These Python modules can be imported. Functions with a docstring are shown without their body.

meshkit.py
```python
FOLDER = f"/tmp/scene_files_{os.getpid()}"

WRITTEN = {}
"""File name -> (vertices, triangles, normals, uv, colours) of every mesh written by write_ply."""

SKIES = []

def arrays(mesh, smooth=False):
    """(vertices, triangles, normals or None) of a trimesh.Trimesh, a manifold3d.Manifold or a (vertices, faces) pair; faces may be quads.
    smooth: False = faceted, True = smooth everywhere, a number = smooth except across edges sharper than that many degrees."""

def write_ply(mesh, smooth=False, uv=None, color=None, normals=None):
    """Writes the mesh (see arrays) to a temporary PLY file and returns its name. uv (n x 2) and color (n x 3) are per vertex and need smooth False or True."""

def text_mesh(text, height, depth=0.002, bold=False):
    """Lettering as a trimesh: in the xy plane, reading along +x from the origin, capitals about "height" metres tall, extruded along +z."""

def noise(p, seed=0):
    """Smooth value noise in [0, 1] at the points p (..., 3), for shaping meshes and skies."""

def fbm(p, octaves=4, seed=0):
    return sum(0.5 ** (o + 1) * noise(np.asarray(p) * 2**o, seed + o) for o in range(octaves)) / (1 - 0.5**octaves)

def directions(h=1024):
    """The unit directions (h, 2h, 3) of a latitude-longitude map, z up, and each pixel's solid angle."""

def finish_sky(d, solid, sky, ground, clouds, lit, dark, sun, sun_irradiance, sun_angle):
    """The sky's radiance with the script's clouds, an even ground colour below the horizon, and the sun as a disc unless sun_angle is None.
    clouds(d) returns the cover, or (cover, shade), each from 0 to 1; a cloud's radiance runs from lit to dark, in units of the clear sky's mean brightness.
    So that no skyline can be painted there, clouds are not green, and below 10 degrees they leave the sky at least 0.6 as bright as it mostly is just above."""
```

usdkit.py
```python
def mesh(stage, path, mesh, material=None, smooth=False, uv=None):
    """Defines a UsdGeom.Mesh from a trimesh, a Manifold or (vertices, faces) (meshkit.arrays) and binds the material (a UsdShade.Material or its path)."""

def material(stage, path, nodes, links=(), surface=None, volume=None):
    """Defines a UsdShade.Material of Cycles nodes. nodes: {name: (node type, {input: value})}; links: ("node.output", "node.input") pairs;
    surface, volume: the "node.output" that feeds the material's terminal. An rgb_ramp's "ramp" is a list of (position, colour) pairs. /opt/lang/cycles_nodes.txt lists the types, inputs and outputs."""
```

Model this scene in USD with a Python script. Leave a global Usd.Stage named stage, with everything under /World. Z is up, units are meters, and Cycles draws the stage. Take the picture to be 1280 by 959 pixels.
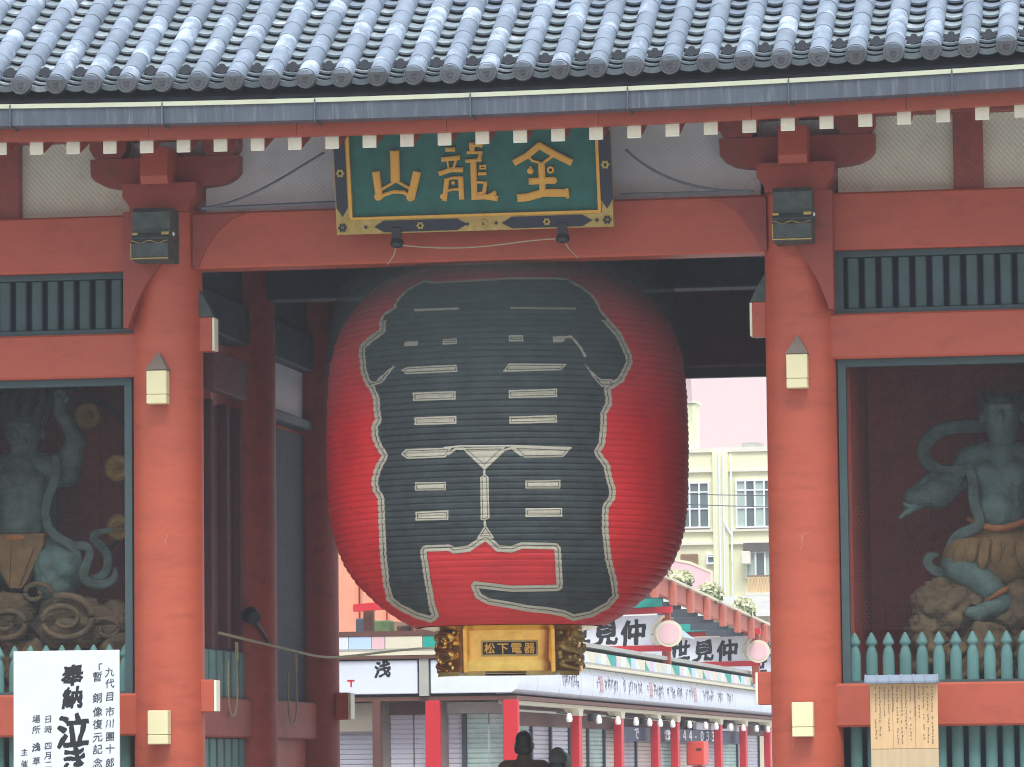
import math, random
import numpy as np
import trimesh, shapely, manifold3d as m3
from shapely.geometry import Polygon, LineString
from pxr import Usd, UsdGeom, UsdLux, UsdShade, Gf, Sdf
import usdkit, meshkit

rng = random.Random(7)
stage = Usd.Stage.CreateInMemory()
UsdGeom.SetStageUpAxis(stage, UsdGeom.Tokens.z)
UsdGeom.SetStageMetersPerUnit(stage, 1.0)
UsdGeom.Xform.Define(stage, '/World')
UsdGeom.Scope.Define(stage, '/World/Looks')

# ------------------------------------------------------------------ camera
YAW, PITCH, ROLL = .1621, .0858, -.0109
EYE = np.array([6.646, -38.947, 1.6])
FOCAL = 5539.0 / 1280 * 36
EXPOSURE = 0.9
HAZE = .0007
_fw = np.array([-math.sin(YAW) * math.cos(PITCH), math.cos(YAW) * math.cos(PITCH), math.sin(PITCH)])
_r0 = np.array([math.cos(YAW), math.sin(YAW), 0.0])
_u0 = np.cross(_r0, _fw)
_r = math.cos(ROLL) * _r0 + math.sin(ROLL) * _u0
_u = -math.sin(ROLL) * _r0 + math.cos(ROLL) * _u0
cam = UsdGeom.Camera.Define(stage, '/World/camera')
cam.CreateHorizontalApertureAttr(36.0)
cam.CreateVerticalApertureAttr(36.0 * 767 / 1024)
cam.CreateFocalLengthAttr(FOCAL)
cam.CreateClippingRangeAttr(Gf.Vec2f(.5, 5000))
cam.CreateExposureAttr(EXPOSURE)
cam.AddTransformOp().Set(Gf.Matrix4d(*_r, 0, *_u, 0, *(-_fw), 0, *EYE, 1))

# ------------------------------------------------------------------ sky and soft sun (bright overcast)
SUN_DIR = np.array([.18, -.52, .84]); SUN_DIR /= np.linalg.norm(SUN_DIR)
SKY_STRENGTH, SUN_INTENSITY = .10, .36
sky_mat = usdkit.material(stage, '/World/Looks/sky_light', {
    'sky': ('sky_texture', {'sky_type': 'single_scattering', 'sun_disc': False, 'sun_elevation': float(math.asin(SUN_DIR[2])), 'sun_rotation': float(math.atan2(SUN_DIR[0], SUN_DIR[1]))}),
    'tc': ('texture_coordinate', {}),
    'n': ('noise_texture', {'scale': 2.2, 'detail': 5.0, 'roughness': .55}),
    'r': ('rgb_ramp', {'ramp': [(0.0, (.72, .72, .72)), (.45, (.84, .84, .84)), (1.0, (.97, .97, .97))]}),
    'sep': ('separate_xyz', {}),
    'g': ('rgb_ramp', {'ramp': [(0.0, (5.6, 3.9, 3.9)), (.10, (5.6, 4.0, 4.0)), (.17, (4.3, 4.4, 4.7)), (.38, (5.3, 5.7, 6.3)), (.70, (8.6, 9.5, 10.8)), (1.0, (11.5, 13.0, 15.0))]}),
    'mx': ('mix_color', {}),
    'bg': ('background_shader', {'strength': SKY_STRENGTH}),
}, [('tc.generated', 'n.vector'), ('n.fac', 'r.fac'), ('tc.generated', 'sep.vector'), ('sep.z', 'g.fac'), ('r.color', 'mx.fac'), ('sky.color', 'mx.a'), ('g.color', 'mx.b'), ('mx.result', 'bg.color')], surface='bg.background')
dome = UsdLux.DomeLight.Define(stage, '/World/sky')
UsdShade.MaterialBindingAPI.Apply(dome.GetPrim()).Bind(sky_mat)
dome.GetPrim().SetCustomDataByKey('kind', 'structure')
sun = UsdLux.DistantLight.Define(stage, '/World/sun')
sun.CreateNormalizeAttr(True) if hasattr(sun, 'CreateNormalizeAttr') else None
sun.CreateIntensityAttr(SUN_INTENSITY)
sun.CreateAngleAttr(24.0)
sun.CreateColorAttr(Gf.Vec3f(1.0, .97, .92))
_z = SUN_DIR
_x = np.cross([0, 0, 1.0], _z); _x /= np.linalg.norm(_x)
_y = np.cross(_z, _x)
sun.AddTransformOp().Set(Gf.Matrix4d(*_x, 0, *_y, 0, *_z, 0, 0, 0, 0, 1))

# ------------------------------------------------------------------ helpers
_used = {}
def path_for(parent, name):
    base = parent.GetPath().pathString if parent is not None else '/World'
    k = (base, name)
    n = _used.get(k, -1) + 1
    _used[k] = n
    return f'{base}/{name}' if n == 0 else f'{base}/{name}_{n:03d}'

def tag(prim, label=None, cat=None, group=None, kind=None):
    for k, v in (('label', label), ('category', cat), ('group', group), ('kind', kind)):
        if v:
            prim.SetCustomDataByKey(k, v)
    return prim

def thing(name, label, cat, group=None, at=(0, 0, 0)):
    x = UsdGeom.Xform.Define(stage, path_for(None, name))
    x.AddTranslateOp().Set(Gf.Vec3d(*at))
    return tag(x.GetPrim(), label, cat, group)

def part(name, mesh, mat, parent=None, smooth=False, label=None, kind=None, at=None):
    """One Mesh prim; at shifts a world-space mesh into the frame of a thing placed there."""
    if at is not None:
        if isinstance(mesh, trimesh.Trimesh):
            mesh = mesh.copy(); mesh.apply_translation([-a for a in at])
        else:
            mesh = (np.asarray(mesh[0], float) - np.asarray(at, float), mesh[1])
    m = usdkit.mesh(stage, path_for(parent, name), mesh, M[mat], smooth=smooth)
    if label or kind:
        tag(m.GetPrim(), label, None, None, kind)
    return m.GetPrim()

def single(name, mesh, mat, label, cat, group=None, kind=None, smooth=False):
    return tag(part(name, mesh, mat, None, smooth), label, cat, group, kind)

def cat_(*ms):
    L = []
    for m in ms:
        L += list(m) if isinstance(m, (list, tuple)) else [m]
    return trimesh.util.concatenate(L)

def box(x0, x1, y0, y1, z0, z1, c=0.0):
    if c <= 0:
        b = trimesh.creation.box(extents=(x1 - x0, y1 - y0, z1 - z0))
        b.apply_translation(((x0 + x1) / 2, (y0 + y1) / 2, (z0 + z1) / 2))
        return b
    c = min(c, .45 * (x1 - x0), .45 * (y1 - y0), .45 * (z1 - z0))
    pts = []
    for sx in (0, 1):
        for sy in (0, 1):
            for sz in (0, 1):
                X, Y, Z = (x1 if sx else x0), (y1 if sy else y0), (z1 if sz else z0)
                dx, dy, dz = (-c if sx else c), (-c if sy else c), (-c if sz else c)
                pts += [(X, Y + dy, Z + dz), (X + dx, Y, Z + dz), (X + dx, Y + dy, Z)]
    return trimesh.convex.convex_hull(np.array(pts))

def prism(poly, y0, y1, ax='xz'):
    """Extrude a polygon given in (x, z) along y, or given in (y, z) along x when ax == 'yz'."""
    if not isinstance(poly, Polygon) and not hasattr(poly, 'geoms'):
        poly = Polygon(poly)
    out = []
    for g in getattr(poly, 'geoms', [poly]):
        if g.area < 1e-9:
            continue
        m = trimesh.creation.extrude_polygon(g, y1 - y0, engine='earcut')
        v = m.vertices
        if ax == 'xz':
            m = trimesh.Trimesh(np.c_[v[:, 0], y1 - v[:, 2], v[:, 1]], m.faces, process=False)
        else:
            m = trimesh.Trimesh(np.c_[y0 + v[:, 2], v[:, 0], v[:, 1]], m.faces, process=False)
        out.append(m)
    return cat_(out)

def cyl(p, q, r0, r1=None, n=16, caps=True):
    r1 = r0 if r1 is None else r1
    p, q = np.asarray(p, float), np.asarray(q, float)
    d = q - p; L = np.linalg.norm(d); d /= L
    a = np.cross(d, [0, 0, 1.0] if abs(d[2]) < .9 else [1.0, 0, 0]); a /= np.linalg.norm(a)
    b = np.cross(d, a)
    t = np.arange(n) / n * 2 * math.pi
    ring = np.cos(t)[:, None] * a + np.sin(t)[:, None] * b
    v = np.vstack([p + r0 * ring, q + r1 * ring, [p], [q]])
    f = []
    for i in range(n):
        j = (i + 1) % n
        f += [(i, n + i, j), (j, n + i, n + j)]
        if caps:
            f += [(2 * n, i, j), (2 * n + 1, n + j, n + i)]
    return trimesh.Trimesh(v, f, process=False)

def tube(pts, r, n=6):
    pts = np.asarray(pts, float); k = len(pts)
    rr = np.full(k, r) if np.ndim(r) == 0 else np.asarray(r, float)
    t = np.gradient(pts, axis=0); t /= np.linalg.norm(t, axis=1)[:, None] + 1e-12
    up = np.array([0, 0, 1.0]) if abs(t[:, 2]).mean() < .8 else np.array([1.0, 0, 0])
    a = np.cross(t, up); a /= np.linalg.norm(a, axis=1)[:, None] + 1e-12
    b = np.cross(t, a)
    th = np.arange(n) / n * 2 * math.pi
    v = (pts[:, None] + rr[:, None, None] * (np.cos(th)[None, :, None] * a[:, None] + np.sin(th)[None, :, None] * b[:, None])).reshape(-1, 3)
    f = []
    for i in range(k - 1):
        for j in range(n):
            A, B = i * n + j, i * n + (j + 1) % n
            f += [(A, B, A + n), (B, B + n, A + n)]
    for j in range(1, n - 1):
        f += [(0, j + 1, j), ((k - 1) * n, (k - 1) * n + j, (k - 1) * n + j + 1)]
    return trimesh.Trimesh(v, f, process=False)

def spline(pts, n=8):
    from scipy.interpolate import CubicSpline
    pts = np.asarray(pts, float)
    s = np.r_[0, np.cumsum(np.linalg.norm(np.diff(pts, axis=0), axis=1))]
    return CubicSpline(s, pts)(np.linspace(0, s[-1], n * (len(pts) - 1) + 1))

def lathe(prof, n=24, center=(0, 0, 0)):
    m = trimesh.creation.revolve(np.asarray(prof, float), sections=n)
    m.apply_translation(center)
    return m

def strands(segs, r):
    """Many thin straight three-sided wires as one mesh."""
    segs = np.asarray(segs, float); p, q = segs[:, 0], segs[:, 1]
    d = q - p; d /= np.linalg.norm(d, axis=1)[:, None]
    a = np.cross(d, [.31, .9, .17]); a /= np.linalg.norm(a, axis=1)[:, None]
    b = np.cross(d, a)
    th = np.arange(3) / 3 * 2 * math.pi
    ring = np.cos(th)[None, :, None] * a[:, None] + np.sin(th)[None, :, None] * b[:, None]
    v = np.concatenate([p[:, None] + r * ring, q[:, None] + r * ring], 1).reshape(-1, 3)
    base = np.array([(0, 1, 3), (1, 4, 3), (1, 2, 4), (2, 5, 4), (2, 0, 5), (0, 3, 5)])
    f = (np.arange(len(segs))[:, None, None] * 6 + base[None]).reshape(-1, 3)
    return trimesh.Trimesh(v, f, process=False)

def decode(s):
    out = []
    for q in s.split('|'):
        rings = [[tuple(map(int, t.split(','))) for t in rg.split()] for rg in q.split('/')]
        out.append(Polygon(rings[0], rings[1:]).buffer(0))
    return shapely.union_all(out)

def brushed(g, seed):
    """Rounds and roughens an outline the way a loaded brush does."""
    g = g.buffer(-1.2).buffer(1.6)
    def wob(ring):
        c = np.array(shapely.segmentize(shapely.LinearRing(ring), 3.0).coords)[:-1]
        p = np.c_[c / 17.0, np.full(len(c), seed * 3.7)]; q = np.c_[c / 5.0, np.full(len(c), seed * 1.3)]
        n = np.stack([meshkit.noise(p, seed) - .5, meshkit.noise(p, seed + 9) - .5], 1) * 8.5 + np.stack([meshkit.noise(q, seed + 3) - .5, meshkit.noise(q, seed + 5) - .5], 1) * 2.6
        c = c + n
        return np.c_[c[:, 0] + .05 * (c[:, 1] - 38), c[:, 1] + .09 * (c[:, 0] - 50)]
    out = [Polygon(wob(q.exterior.coords), [wob(i.coords) for i in q.interiors]).buffer(0) for q in getattr(g, 'geoms', [g]) if q.area > 4]
    return shapely.union_all(out)

def glyph(ch, x, z, size, brush=0):
    """The outline of one character as a polygon in (x, z), centred at x, z."""
    g = decode(GLYPHS[ch])
    if brush:
        g = brushed(g, brush)
    s = size / 100.0
    return shapely.affinity.affine_transform(g, [s, 0, 0, s, x - 50 * s, z - 38 * s])

def ribbon(pts, w, t, n=12):
    """A flat pleated band of cloth following pts, its broad side towards -y."""
    pts = np.asarray(pts, float); k = len(pts)
    tg = np.gradient(pts, axis=0); tg /= np.linalg.norm(tg, axis=1)[:, None] + 1e-12
    dy = np.tile([0, 1.0, 0], (k, 1)) + .35 * np.sin(np.arange(k) * .35)[:, None] * np.array([1.0, 0, .4])
    a = np.cross(tg, dy); a /= np.linalg.norm(a, axis=1)[:, None] + 1e-9
    b = np.cross(a, tg)
    th = np.arange(n) / n * 2 * math.pi
    pl = 1 + .45 * np.cos(3 * th + .6)
    taper = np.interp(np.arange(k), [0, 2, k - 4, k - 1], [.75, 1, 1, .35])
    v = (pts[:, None] + taper[:, None, None] * (w * np.cos(th)[None, :, None] * a[:, None] + (t * np.sin(th) * pl)[None, :, None] * b[:, None])).reshape(-1, 3)
    f = []
    for i in range(k - 1):
        for j in range(n):
            A, B = i * n + j, i * n + (j + 1) % n
            f += [(A, B, A + n), (B, B + n, A + n)]
    for j in range(1, n - 1):
        f += [(0, j + 1, j), ((k - 1) * n, (k - 1) * n + j, (k - 1) * n + j + 1)]
    return trimesh.Trimesh(v, f, process=False)

def carved(m, amp=.014, freq=9.0, seed=5):
    n = meshkit.fbm(m.vertices * freq, 3, seed) - .5
    m.vertices = m.vertices + m.vertex_normals * (2 * amp * n)[:, None]
    return m

def flesh(bones, edge=.03, it=12):
    """A smooth continuous body from tapered bones ((p, r), (q, r))."""
    parts = []
    for (p, a), (q, b) in bones:
        parts.append(m3.Manifold.batch_hull([m3.Manifold.sphere(a, 20).translate(tuple(map(float, p))), m3.Manifold.sphere(b, 20).translate(tuple(map(float, q)))]))
    m = m3.Manifold.batch_boolean(parts, m3.OpType.Add).refine_to_length(edge)
    mm = m.to_mesh()
    t = trimesh.Trimesh(mm.vert_properties[:, :3], mm.tri_verts, process=True)
    trimesh.smoothing.filter_taubin(t, lamb=.5, nu=.52, iterations=it)
    return t

# ------------------------------------------------------------------ materials
M = {}
def mat(name, col, rough=.6, metal=0.0, var=.12, scale=4.0, bump=0.0, bscale=40.0, each=0.0, dirt=None, stretch=(1, 1, 1), spec=None, patches=None, patch_at=.62):
    """Painted or natural surface: base colour, noise variation, per-piece variation, optional dirt colour, optional pale patches."""
    c = np.array(col, float)
    N = {'geo': ('geometry', {}), 'map': ('mapping', {'scale': stretch}),
         'n': ('noise_texture', {'scale': scale, 'detail': 6.0, 'roughness': .6}),
         'r': ('rgb_ramp', {'ramp': [(.25, tuple(c * (1 - var))), (.5, tuple(c)), (.75, tuple(np.minimum(c * (1 + var), .95)))]}),
         'p': ('principled_bsdf', {'roughness': rough, 'metallic': metal})}
    if spec is not None:
        N['p'][1]['specular_ior_level'] = spec
    L = [('geo.position', 'map.vector'), ('map.vector', 'n.vector'), ('n.fac', 'r.fac')]
    out = 'r.color'
    if dirt:
        N['n2'] = ('noise_texture', {'scale': scale * 2.7, 'detail': 8.0, 'roughness': .7})
        N['r2'] = ('rgb_ramp', {'ramp': [(.52, (0, 0, 0)), (.72, (1, 1, 1))]})
        N['d'] = ('mix_color', {'b': dirt[0]})
        N['dm'] = ('math', {'math_type': 'multiply', 'value2': dirt[1]})
        L += [('map.vector', 'n2.vector'), ('n2.fac', 'r2.fac'), ('r2.color', 'dm.value1'), ('dm.value', 'd.fac'), (out, 'd.a')]
        out = 'd.result'
    if patches:
        N['n3'] = ('noise_texture', {'scale': scale * .6, 'detail': 5.0, 'roughness': .65})
        N['oi2'] = ('object_info', {})
        N['pa'] = ('math', {'math_type': 'multiply_add', 'value2': .34, 'value3': -.17})
        N['ps'] = ('math', {'math_type': 'add'})
        N['r3'] = ('rgb_ramp', {'ramp': [(patch_at - .05, (0, 0, 0)), (patch_at + .08, (1, 1, 1))]})
        N['pm'] = ('mix_color', {'b': patches})
        L += [('geo.position', 'n3.vector'), ('oi2.random', 'pa.value1'), ('n3.fac', 'ps.value1'), ('pa.value', 'ps.value2'), ('ps.value', 'r3.fac'), ('r3.color', 'pm.fac'), (out, 'pm.a')]
        out = 'pm.result'
    if each:
        N['oi'] = ('object_info', {})
        N['mr'] = ('math', {'math_type': 'multiply_add', 'value2': 2 * each, 'value3': 1 - each})
        N['e'] = ('mix_color', {'blend_type': 'multiply', 'fac': 1.0})
        L += [('oi.random', 'mr.value1'), (out, 'e.a'), ('mr.value', 'e.b')]
        out = 'e.result'
    L.append((out, 'p.base_color'))
    if bump:
        N['bn'] = ('noise_texture', {'scale': bscale, 'detail': 4.0})
        N['b'] = ('bump', {'strength': bump, 'distance': .01})
        L += [('map.vector', 'bn.vector'), ('bn.fac', 'b.height'), ('b.normal', 'p.normal')]
    M[name] = usdkit.material(stage, '/World/Looks/' + name, N, L, surface='p.BSDF')

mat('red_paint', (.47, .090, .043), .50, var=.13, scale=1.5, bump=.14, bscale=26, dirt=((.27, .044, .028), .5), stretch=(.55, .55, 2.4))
mat('red_corbel_shaded', (.30, .055, .032), .55, var=.12, scale=2.2, dirt=((.14, .026, .02), .5))  # darker copy of the beam red, the plates' shade put into the colour
mat('red_beam', (.43, .082, .040), .52, var=.12, scale=2.2, bump=.12, bscale=24, dirt=((.22, .036, .025), .45), stretch=(.5, 1, 1), each=.05)
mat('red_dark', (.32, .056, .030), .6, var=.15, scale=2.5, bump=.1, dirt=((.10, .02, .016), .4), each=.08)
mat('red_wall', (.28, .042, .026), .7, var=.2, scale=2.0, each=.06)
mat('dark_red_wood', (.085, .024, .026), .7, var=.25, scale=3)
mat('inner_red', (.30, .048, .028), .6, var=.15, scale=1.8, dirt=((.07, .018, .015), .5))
mat('shaded_wood', (.020, .030, .042), .7, var=.25, scale=3, each=.12)  # interior shade and lens glare are put into this blue-black wood colour
mat('cream_paint', (.86, .90, .70), .5, var=.06, scale=9, dirt=((.62, .52, .38), .25), each=.07)
mat('cream_strip', (.50, .53, .38), .5, var=.08, scale=5)
mat('plaster_side', (.84, .88, .70), .9, var=.08, scale=2.5, dirt=((.56, .54, .40), .4))
mat('plaster', (.80, .86, .86), .9, var=.08, scale=2.5, dirt=((.46, .42, .33), .35))
mat('tile_rib', (.20, .245, .305), .62, var=.22, scale=7, bump=.25, bscale=45, each=.16, patches=(.38, .44, .51), patch_at=.64, dirt=((.34, .38, .36), .35))
mat('tile_pan', (.235, .28, .30), .5, var=.2, scale=9, bump=.2, bscale=45, each=.14, dirt=((.36, .39, .34), .35), patches=(.48, .50, .52), patch_at=.70)
mat('tile_guard', (.028, .034, .045), .5, var=.2, scale=12)
mat('tile_dark', (.085, .092, .10), .55, var=.2, scale=12, bump=.3, bscale=60, each=.18)
mat('gutter_metal', (.078, .100, .125), .42, var=.2, scale=5, stretch=(2, 1, .10), dirt=((.36, .38, .40), .35))
mat('black_metal', (.014, .016, .018), .4, var=.2)
mat('old_metal', (.055, .075, .068), .6, metal=.15, var=.4, scale=9, dirt=((.13, .11, .06), .6))
mat('teal_paint', (.085, .205, .190), .55, var=.16, scale=5, each=.10, bump=.08, dirt=((.08, .16, .15), .35))
mat('teal_dark', (.045, .085, .088), .6, var=.15, scale=5, each=.06)
mat('lantern_red', (.60, .020, .022), .55, var=.16, scale=2.2, dirt=((.36, .016, .014), .5), bump=.25, bscale=22)
mat('lantern_black', (.024, .036, .037), .6, var=.5, scale=5, dirt=((.055, .066, .056), .55))
mat('lantern_white', (.44, .42, .32), .6, var=.16, scale=25)
mat('gold_metal', (.80, .52, .12), .24, metal=1.0, var=.18, scale=10, bump=.12, bscale=20)
mat('gold_dull', (.42, .31, .09), .5, metal=.35, var=.25, scale=14)
mat('gold_leaf', (.66, .36, .055), .42, metal=.25, var=.12, scale=12)
mat('board_green', (.008, .115, .090), .6, var=.25, scale=8)
mat('frame_black', (.012, .016, .030), .4, var=.2)
mat('white_board', (.70, .76, .80), .5, var=.03)
mat('ink', (.012, .012, .016), .7, var=.1)
mat('ink_grey', (.06, .065, .075), .7, var=.1)
mat('ink_faint', (.16, .12, .08), .8, var=.3, scale=60)
mat('pine_board', (.66, .44, .22), .6, var=.14, scale=6, stretch=(3, 3, .4))
mat('pine_board_dull', (.55, .42, .25), .7, var=.14, scale=6, stretch=(3, 3, .4))
mat('slate_cap', (.20, .25, .32), .5, var=.1)
mat('lamp_white', (.80, .74, .44), .45, var=.03)
mat('lamp_cap', (.19, .15, .12), .55, var=.15)
mat('rope', (.36, .33, .20), .9, var=.2, scale=40)
mat('wire', (.10, .11, .10), .55, var=.1)
mat('net_cord', (.13, .16, .17), .8, var=.1)
mat('statue_skin', (.062, .105, .092), .75, var=.5, scale=7, bump=.5, bscale=26, dirt=((.11, .09, .045), .75))
mat('statue_blue', (.088, .155, .140), .75, var=.45, scale=6, bump=.5, bscale=26, dirt=((.12, .11, .06), .6))
mat('statue_cloth', (.19, .115, .04), .8, var=.35, scale=6, dirt=((.09, .09, .06), .6))
mat('statue_belt', (.33, .12, .035), .8, var=.3, scale=10)
mat('statue_rock', (.14, .098, .05), .9, var=.5, scale=6, bump=.8, bscale=16, dirt=((.05, .07, .06), .8))
mat('statue_hair', (.03, .04, .04), .8, var=.3)
mat('drum_gold', (.38, .24, .06), .55, metal=.2, var=.25, scale=14)
mat('bounce_paving', (.36, .355, .34), .85, var=.12, scale=1.2)
mat('concrete', (.44, .43, .41), .85, var=.12, scale=1.5)
mat('paving', (.46, .45, .43), .85, var=.18, scale=1.2, each=.08)
mat('asphalt', (.055, .055, .058), .9, var=.2, scale=3)
mat('shop_white', (.72, .76, .82), .45, var=.04)
mat('shop_cream', (.72, .66, .48), .6, var=.06)
mat('shop_grey', (.40, .39, .34), .6, var=.12)
mat('shop_red', (.58, .015, .025), .45, var=.06)
mat('shop_brown', (.12, .045, .028), .6, var=.15)
mat('shop_dark', (.05, .06, .075), .6, var=.2)
mat('navy', (.02, .045, .085), .5, var=.1)
mat('bar_teal', (.01, .36, .28), .5, var=.05)
mat('bar_lilac', (.66, .55, .74), .5, var=.04)
mat('bar_pink', (.78, .50, .52), .5, var=.04)
mat('bar_blue', (.50, .66, .84), .5, var=.04)
mat('salmon', (.80, .34, .20), .6, var=.08)
mat('salmon_deep', (.58, .16, .12), .6, var=.1)
mat('postbox_red', (.72, .07, .045), .4, var=.06)
mat('scuffed', (.56, .22, .17), .7, var=.1)
mat('girder_red', (.52, .15, .10), .6, var=.12, scale=3)
mat('shutter', (.58, .58, .64), .45, metal=.0, var=.08, scale=.7, each=.12)
mat('shutter_green', (.40, .54, .48), .5, var=.4, scale=1.4, dirt=((.62, .66, .72), .8))
mat('shutter_tan', (.66, .56, .50), .5, var=.1, scale=.8)
mat('bulb_white', (.88, .90, .90), .3, var=.02)
mat('blossom', (.62, .62, .40), .8, var=.25, scale=3)
mat('blossom_pink', (.80, .48, .44), .8, var=.15, scale=3)
mat('leaf', (.10, .16, .06), .8, var=.3, scale=3)
mat('apartment_wall', (.78, .78, .52), .8, var=.06, scale=.6, dirt=((.64, .62, .50), .4))
mat('apartment_trim', (.74, .72, .60), .7, var=.05)
mat('window_frame', (.78, .80, .80), .4, var=.03)
mat('window_glass', (.10, .15, .15), .12, var=.4, scale=.8, spec=.7)
mat('window_dark', (.10, .09, .08), .3, var=.3)
mat('curtain', (.42, .52, .46), .8, var=.15, scale=1.2)
mat('brown_slats', (.26, .15, .07), .7, var=.2)
mat('skin', (.42, .24, .17), .55, var=.06)
mat('hair', (.010, .009, .009), .45, var=.2)
mat('jacket_olive', (.10, .065, .032), .8, var=.15, scale=10)
mat('jacket_dark', (.020, .022, .030), .8, var=.15, scale=10)
mat('trousers', (.03, .032, .045), .8, var=.15)
mat('cap_grey', (.07, .085, .08), .8, var=.15)
mat('cap_backlit', (.30, .40, .36), .8, var=.1)  # paler copy of the cap grey, backlight put into the brim colour
def veil(name, col, k, z0, z1):
    """A very fine net: mostly see-through, more opaque with height and fading out at its lower edge."""
    M[name] = usdkit.material(stage, '/World/Looks/' + name, {'geo': ('geometry', {}), 's': ('separate_xyz', {}), 'r': ('map_range', {'from_min': z0, 'from_max': z1, 'to_min': 0.0, 'to_max': k, 'clamp': True}),
                              't': ('transparent_bsdf', {}), 'd': ('diffuse_bsdf', {'color': col}), 'm': ('mix_closure', {})},
                              [('geo.position', 's.vector'), ('s.z', 'r.value'), ('r.result', 'm.fac'), ('t.BSDF', 'm.closure1'), ('d.BSDF', 'm.closure2')], surface='m.closure')
veil('veil_net', (.06, .085, .08), .50, 4.6, 6.2)

# lettering outlines: polygons split by |, rings by /
LETTERS = '-214,1455 -268,1481 -284,1464 -302,1447 -329,1413 -336,1379 -343,1345 -347,1292 -342,1230 -361,1204 -379,1177 -386,1100 -372,1026 -399,992 -427,958 -444,927 -462,896 -454,809 -444,739 -437,670 -425,613 -414,556 -387,485 -369,405 -365,337 -362,269 -358,201 -372,163 -373,109 -374,55 -366,12 -358,-30 -345,-79 -333,-128 -349,-186 -365,-245 -372,-298 -380,-350 -375,-398 -373,-445 -354,-512 -355,-590 -358,-667 -361,-744 -367,-821 -375,-897 -385,-973 -396,-1052 -414,-1130 -437,-1208 -474,-1285 -505,-1342 -545,-1398 -543,-1440 -541,-1481 -522,-1509 -501,-1536 -482,-1564 -439,-1588 -402,-1611 -337,-1586 -290,-1560 -270,-1509 -256,-1457 -232,-1381 -217,-1303 -205,-1226 -197,-1151 -191,-1075 -188,-998 -161,-998 -135,-998 -109,-998 -93,-1025 -64,-1017 -36,-1009 -8,-964 19,-920 36,-967 54,-1013 79,-1018 104,-1024 122,-1006 139,-989 165,-992 191,-994 218,-995 245,-997 250,-1074 258,-1150 265,-1226 277,-1301 242,-1303 207,-1304 173,-1305 139,-1306 105,-1307 69,-1297 33,-1286 -2,-1276 -37,-1265 -56,-1301 -52,-1357 -48,-1412 -26,-1440 -2,-1469 33,-1481 69,-1494 106,-1506 142,-1519 180,-1532 216,-1538 253,-1545 292,-1551 337,-1563 386,-1575 426,-1593 474,-1611 509,-1600 544,-1589 583,-1577 602,-1549 620,-1521 638,-1492 634,-1447 630,-1402 597,-1358 572,-1314 537,-1253 508,-1191 487,-1130 466,-1068 452,-985 440,-903 431,-819 428,-772 425,-725 424,-672 426,-618 436,-582 446,-546 447,-499 448,-453 435,-375 429,-308 425,-240 407,-185 391,-129 406,-70 409,-9 413,52 414,133 415,214 425,256 435,298 436,378 432,431 456,470 482,509 496,571 512,632 527,694 525,759 514,827 504,895 495,964 478,1013 464,1064 450,1114 437,1166 438,1239 430,1309 419,1343 409,1377 383,1422 356,1467 318,1470 281,1474 246,1471 212,1469 178,1467 145,1466 113,1466 74,1462 34,1459 -4,1456 -44,1454 -84,1453 -125,1453 -168,1454'
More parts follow.
